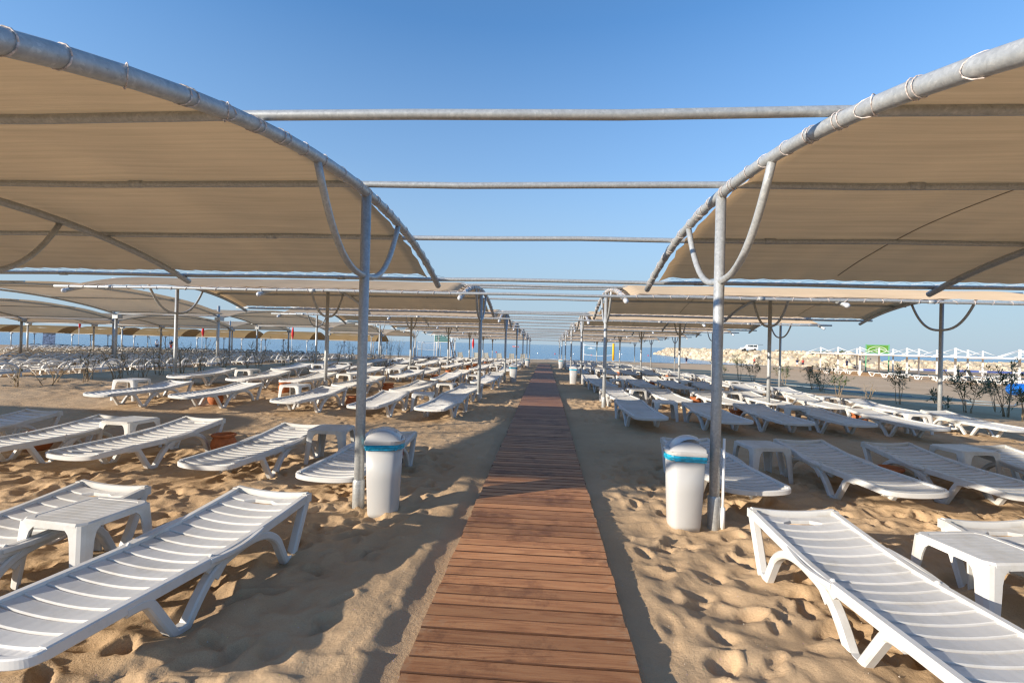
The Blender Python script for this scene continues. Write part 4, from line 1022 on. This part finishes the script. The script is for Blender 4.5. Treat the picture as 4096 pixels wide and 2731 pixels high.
# ------------------------------------------------------------------ life-guard stand, nets, flags, board by the water
t = thing('lifeguard_tower', 'lifeguard stand with dark green striped awning by the shore', 'tower', (-15.2, 71.5, gzf(-15.2, 71.5)))
for x in (-1.15, 1.15):
    for y in (-.8, .8): m = MB(); m.tube([(x, y, 0), (x, y, 4.6)], .05, 6); m.build('pole', WHITEP, t)
for i in range(7):
    m = MB(); m.box((0, -.82, 2.6+i*.27), (2.3, .05, .20)); m.build('awning_strip', GREENST, t)
m = MB(); m.box((0, 0, 2.45), (2.3, 1.6, .08)); m.build('platform', WHITEP, t)
m = MB()
for s in (-1, 1): m.tube([(1.6+s*.22+.5, -1.2, 0), (1.35+s*.2, -.8, 2.7)], .06, 5)
for i in range(7): m.box((2.05-.1*i, -1.15+.05*i, .3+.34*i), (.5, .06, .06))
m.build('ladder', BROWNW, t)
def flag(x, y, h, i, label, furl):
    t = thing('flag', label, 'flag', (x, y, gzf(x, y)), 0, 'red flags along the shore'); m = MB(); m.tube([(0, 0, 0), (0, 0, h)], .035, 6); m.build('pole', WHITEP, t)
    m = MB()
    if furl: m.lathe([(.02, h-.1), (.10, h-.5), (.17, h-1.2), (.10, h-1.7), (.01, h-1.9)], 7, (.1, 0, 0))
    else: m.grid(lambda u, v: (.04+.75*u, .10*math.sin(u*6), h-.05-.65*v-.45*u), 8, 4)
    m.build('cloth', REDM, t)
flag(-10.4, 69, 3.4, 0, 'furled red flag on a white pole left of the boardwalk end', True)
flag(-14.6, 78, 5.6, 1, 'red flag flying on a tall white pole beside the lifeguard stand', False)
flag(-33.5, 62, 4.0, 2, 'furled red flag beyond the wave canopies, right of the other furled ones', True)
flag(-46, 62, 4.0, 3, 'furled red flag beyond the wave canopies, middle of the left shore', True)
flag(-74, 72, 5.0, 4, 'furled red flag among the brown canopies on the left shore', True)
def net(x, y, rz, wd, zlo, zhi, label, netmat, polemat, twop=True, rp=.05):
    t = thing('volleyball_net', label, 'net', (x, y, gzf(x, y)), rz)
    for q in ((0, wd) if twop else (wd,)): m = MB(); m.tube([(q, 0, 0), (q, 0, zhi+.25)], rp, 8); m.build('pole', polemat, t)
    lo = MB(); sg = lambda u: .16*math.sin(math.pi*u)
    for zz in (zlo, zhi): lo.tube([(wd*u, 0, zz-sg(u)) for u in np.linspace(0, 1, 13)], .035, 5)
    lo.build('net_tape', WHITEP, t)
    m = MB()
    for u in np.linspace(0, 1, 25): m.tube([(wd*u, 0, zlo-sg(u)), (wd*u, 0, zhi-sg(u))], .007, 3)
    for f in np.linspace(0, 1, 7): m.tube([(wd*u, 0, zlo+(zhi-zlo)*f-sg(u)) for u in np.linspace(0, 1, 9)], .007, 3)
    tag(m.build('net_mesh', netmat, t), None, None, None, 'stuff')
    return t
net(-24.0, 90, 0.1, 4.3, 1.5, 2.8, 'sagging volleyball net between two poles on the shore, left of the boardwalk', WHITEP, GV)
tn = net(5.4, 67.5, -.1, 4.0, 1.15, 2.45, 'volleyball net with yellow padded post, right of the boardwalk end', NETM, WHITEP)
m = MB(); m.tube([(4.0, 0, .45), (4.0, 0, 2.75)], .15, 10); m.build('post_padding', YELP, tn)
t = thing('shower_post', 'thin metal beach shower post near the volleyball net on the left', 'shower', (-17.0, 66, gzf(-17, 66))); m = MB(); m.tube([(0, 0, 0), (0, 0, 2.1), (.12, 0, 2.25), (.35, 0, 2.2)], .05, 6); m.build('pipe', GV, t); m = MB(); m.lathe([(.02, 2.2), (.11, 2.12), (.02, 2.1)], 8, (.35, 0, 0)); m.build('shower_head', GV, t)
t = thing('poster_board', 'tilted poster board with faded print among the brown canopies on the far left', 'sign', (-72.5, 66, gzf(-72, 66)), R(35)); m = MB(); m.box((0, 0, 1.15), (1.35, .06, 1.9), 0, R(-8)); m.build('panel', PRINT, t); m = MB(); m.box((0, .12, 2.1), (1.4, .14, .08)); m.build('top_bar', BROWNW, t)
for i, (x, y) in enumerate(((-3, 200), (4, 196), (12, 205), (18, 190), (25, 201), (-20, 198), (-30, 190), (45, 215), (36, 230))):
    m = MB(); m.ball((0, 0, 0), .28, 7); tag(m.build('buoy', REDM if i % 2 else WHITEP, None, (x, y, -2.1)), '%s swimming buoy floating off the beach, %s from the left' % (('white', 'red')[i % 2], ORD[sorted([-3,4,12,18,25,-20,-30,45,36]).index(x)]), 'buoy', 'buoys off the beach')

# ------------------------------------------------------------------ people
def person(x, y, rz, label, top, bottom, bend=0.0, h=1.72, stride=.16, z=None):
    z = gzf(x, y) if z is None else z
    t = thing('person', label, 'person', (x, y, z), rz, 'people walking on the beach'); k = h/1.72
    J = {'p': (0, 0, .92), 'c': (0, .04+bend*.3, 1.30-.1*bend), 'n': (0, .06+bend*.5, 1.46-.2*bend), 'h': (0, .09+bend*.6, 1.60-.25*bend), 'ht': (0, .09+bend*.65, 1.70-.28*bend)}
    V = [J['p'], J['c'], J['n'], J['h'], J['ht']]; E_ = [(0, 1), (1, 2), (2, 3), (3, 4)]; Rr = [.13, .15, .055, .085, .07]
    for s in (-1, 1):
        o = len(V); V += [(s*.18, J['c'][1], J['c'][2]+.10), (s*.24, J['c'][1]-.04+s*stride*.5, J['c'][2]-.17), (s*.22, J['c'][1]+.12+s*stride, J['c'][2]-.38)]; E_ += [(1, o), (o, o+1), (o+1, o+2)]; Rr += [.06, .045, .035]
        o = len(V); V += [(s*.09, 0, .86), (s*.10, -s*stride*.7+.04, .48), (s*.10, -s*stride*1.4, .07), (s*.10, -s*stride*1.4+.14, .04)]; E_ += [(0, o), (o, o+1), (o+1, o+2), (o+2, o+3)]; Rr += [.095, .06, .042, .035]
    me = bpy.data.meshes.new('body'); me.from_pydata([tuple(c*k for c in v) for v in V], E_, []); me.materials.append(SKIN)
    b = bpy.data.objects.new('body', me); COL.objects.link(b); b.parent = t
    sk = b.modifiers.new('skin', 'SKIN'); sk.use_smooth_shade = True
    for i, r_ in enumerate(Rr): me.skin_vertices[0].data[i].radius = (r_*k, r_*k)
    me.skin_vertices[0].data[0].use_root = True
    b.modifiers.new('sub', 'SUBSURF').levels = 1; b.modifiers['sub'].render_levels = 1
    def C(a, f, c): return tuple(k*(p+(q-p)*f) for p, q in zip(a, c))
    m = MB(); m.tube([C(J['p'], -.1, J['c']), C(J['p'], .4, J['c']), C(J['c'], 0, J['n']), C(J['c'], .6, J['n']), C(J['c'], .95, J['n'])], .185*k, 10, scale=[.95, .97, 1.05, .95, .4], up=(1, 0, 0))
    o = 5
    for s in (-1, 1):
        m.tube([C(V[o], -.2, V[o+1]), C(V[o], .5, V[o+1]), C(V[o], .95, V[o+1])], .075*k, 8); o += 7
    m.build('shirt', top, t)
    m = MB(); o = 8; m.tube([C(J['p'], .15, J['c']), C(J['p'], -.12, J['c'])], .175*k, 10)
    for s in (-1, 1):
        m.tube([C(V[o], -.1, V[o+1]), C(V[o], .5, V[o+1]), C(V[o], .9, V[o+1])], .105*k, 8, scale=[1, .95, .9]); o += 7
    m.build('trousers', bottom, t)
    m = MB(); m.ball(tuple(k*c for c in (J['ht'][0], J['ht'][1]-.025, J['ht'][2]-.05)), .105*k, 7); m.build('hair', HAIRM, t)
    for s in (-1, 1):
        m = MB(); m.ball((s*.085*k, J['h'][1]*k, J['h'][2]*k), .022*k, 5); m.build('ear', SKIN, t)
    m = MB(); m.ball((0, (J['h'][1]+.09)*k, (J['h'][2]+.0)*k), .018*k, 5); m.build('nose', SKIN, t)
person(34.0, 119, R(160), 'person in dark clothes bending at the water edge', NAVY, NAVY, .55)
person(47.3, 113, R(190), 'person in coral top walking along the water below the breakwater', CORAL, NAVY)
person(53.4, 106.5, R(150), 'person in navy top walking beside the one in coral shirt', NAVY, WHITEP)
person(54.3, 106.0, R(170), 'person in long coral shirt walking towards the right with a companion', CORAL, NAVY)
person(62.0, 104.0, R(10), 'person in dark blue jacket standing below the breakwater', NAVY, NAVY, 0, 1.85, .05)
person(50.2, 148, R(90), 'person in coral clothing standing on the breakwater near the jeep', CORAL, WHITEP, 0, 1.6, .05, 1.15)
person(-62.5, 74, R(60), 'person in dark trousers sitting height beside the left shore canopies', WHITEP, NAVY, .1)
person(-60.5, 74.5, R(200), 'person in dark jacket and red back by the left shore canopies', NAVY, REDM, .1)
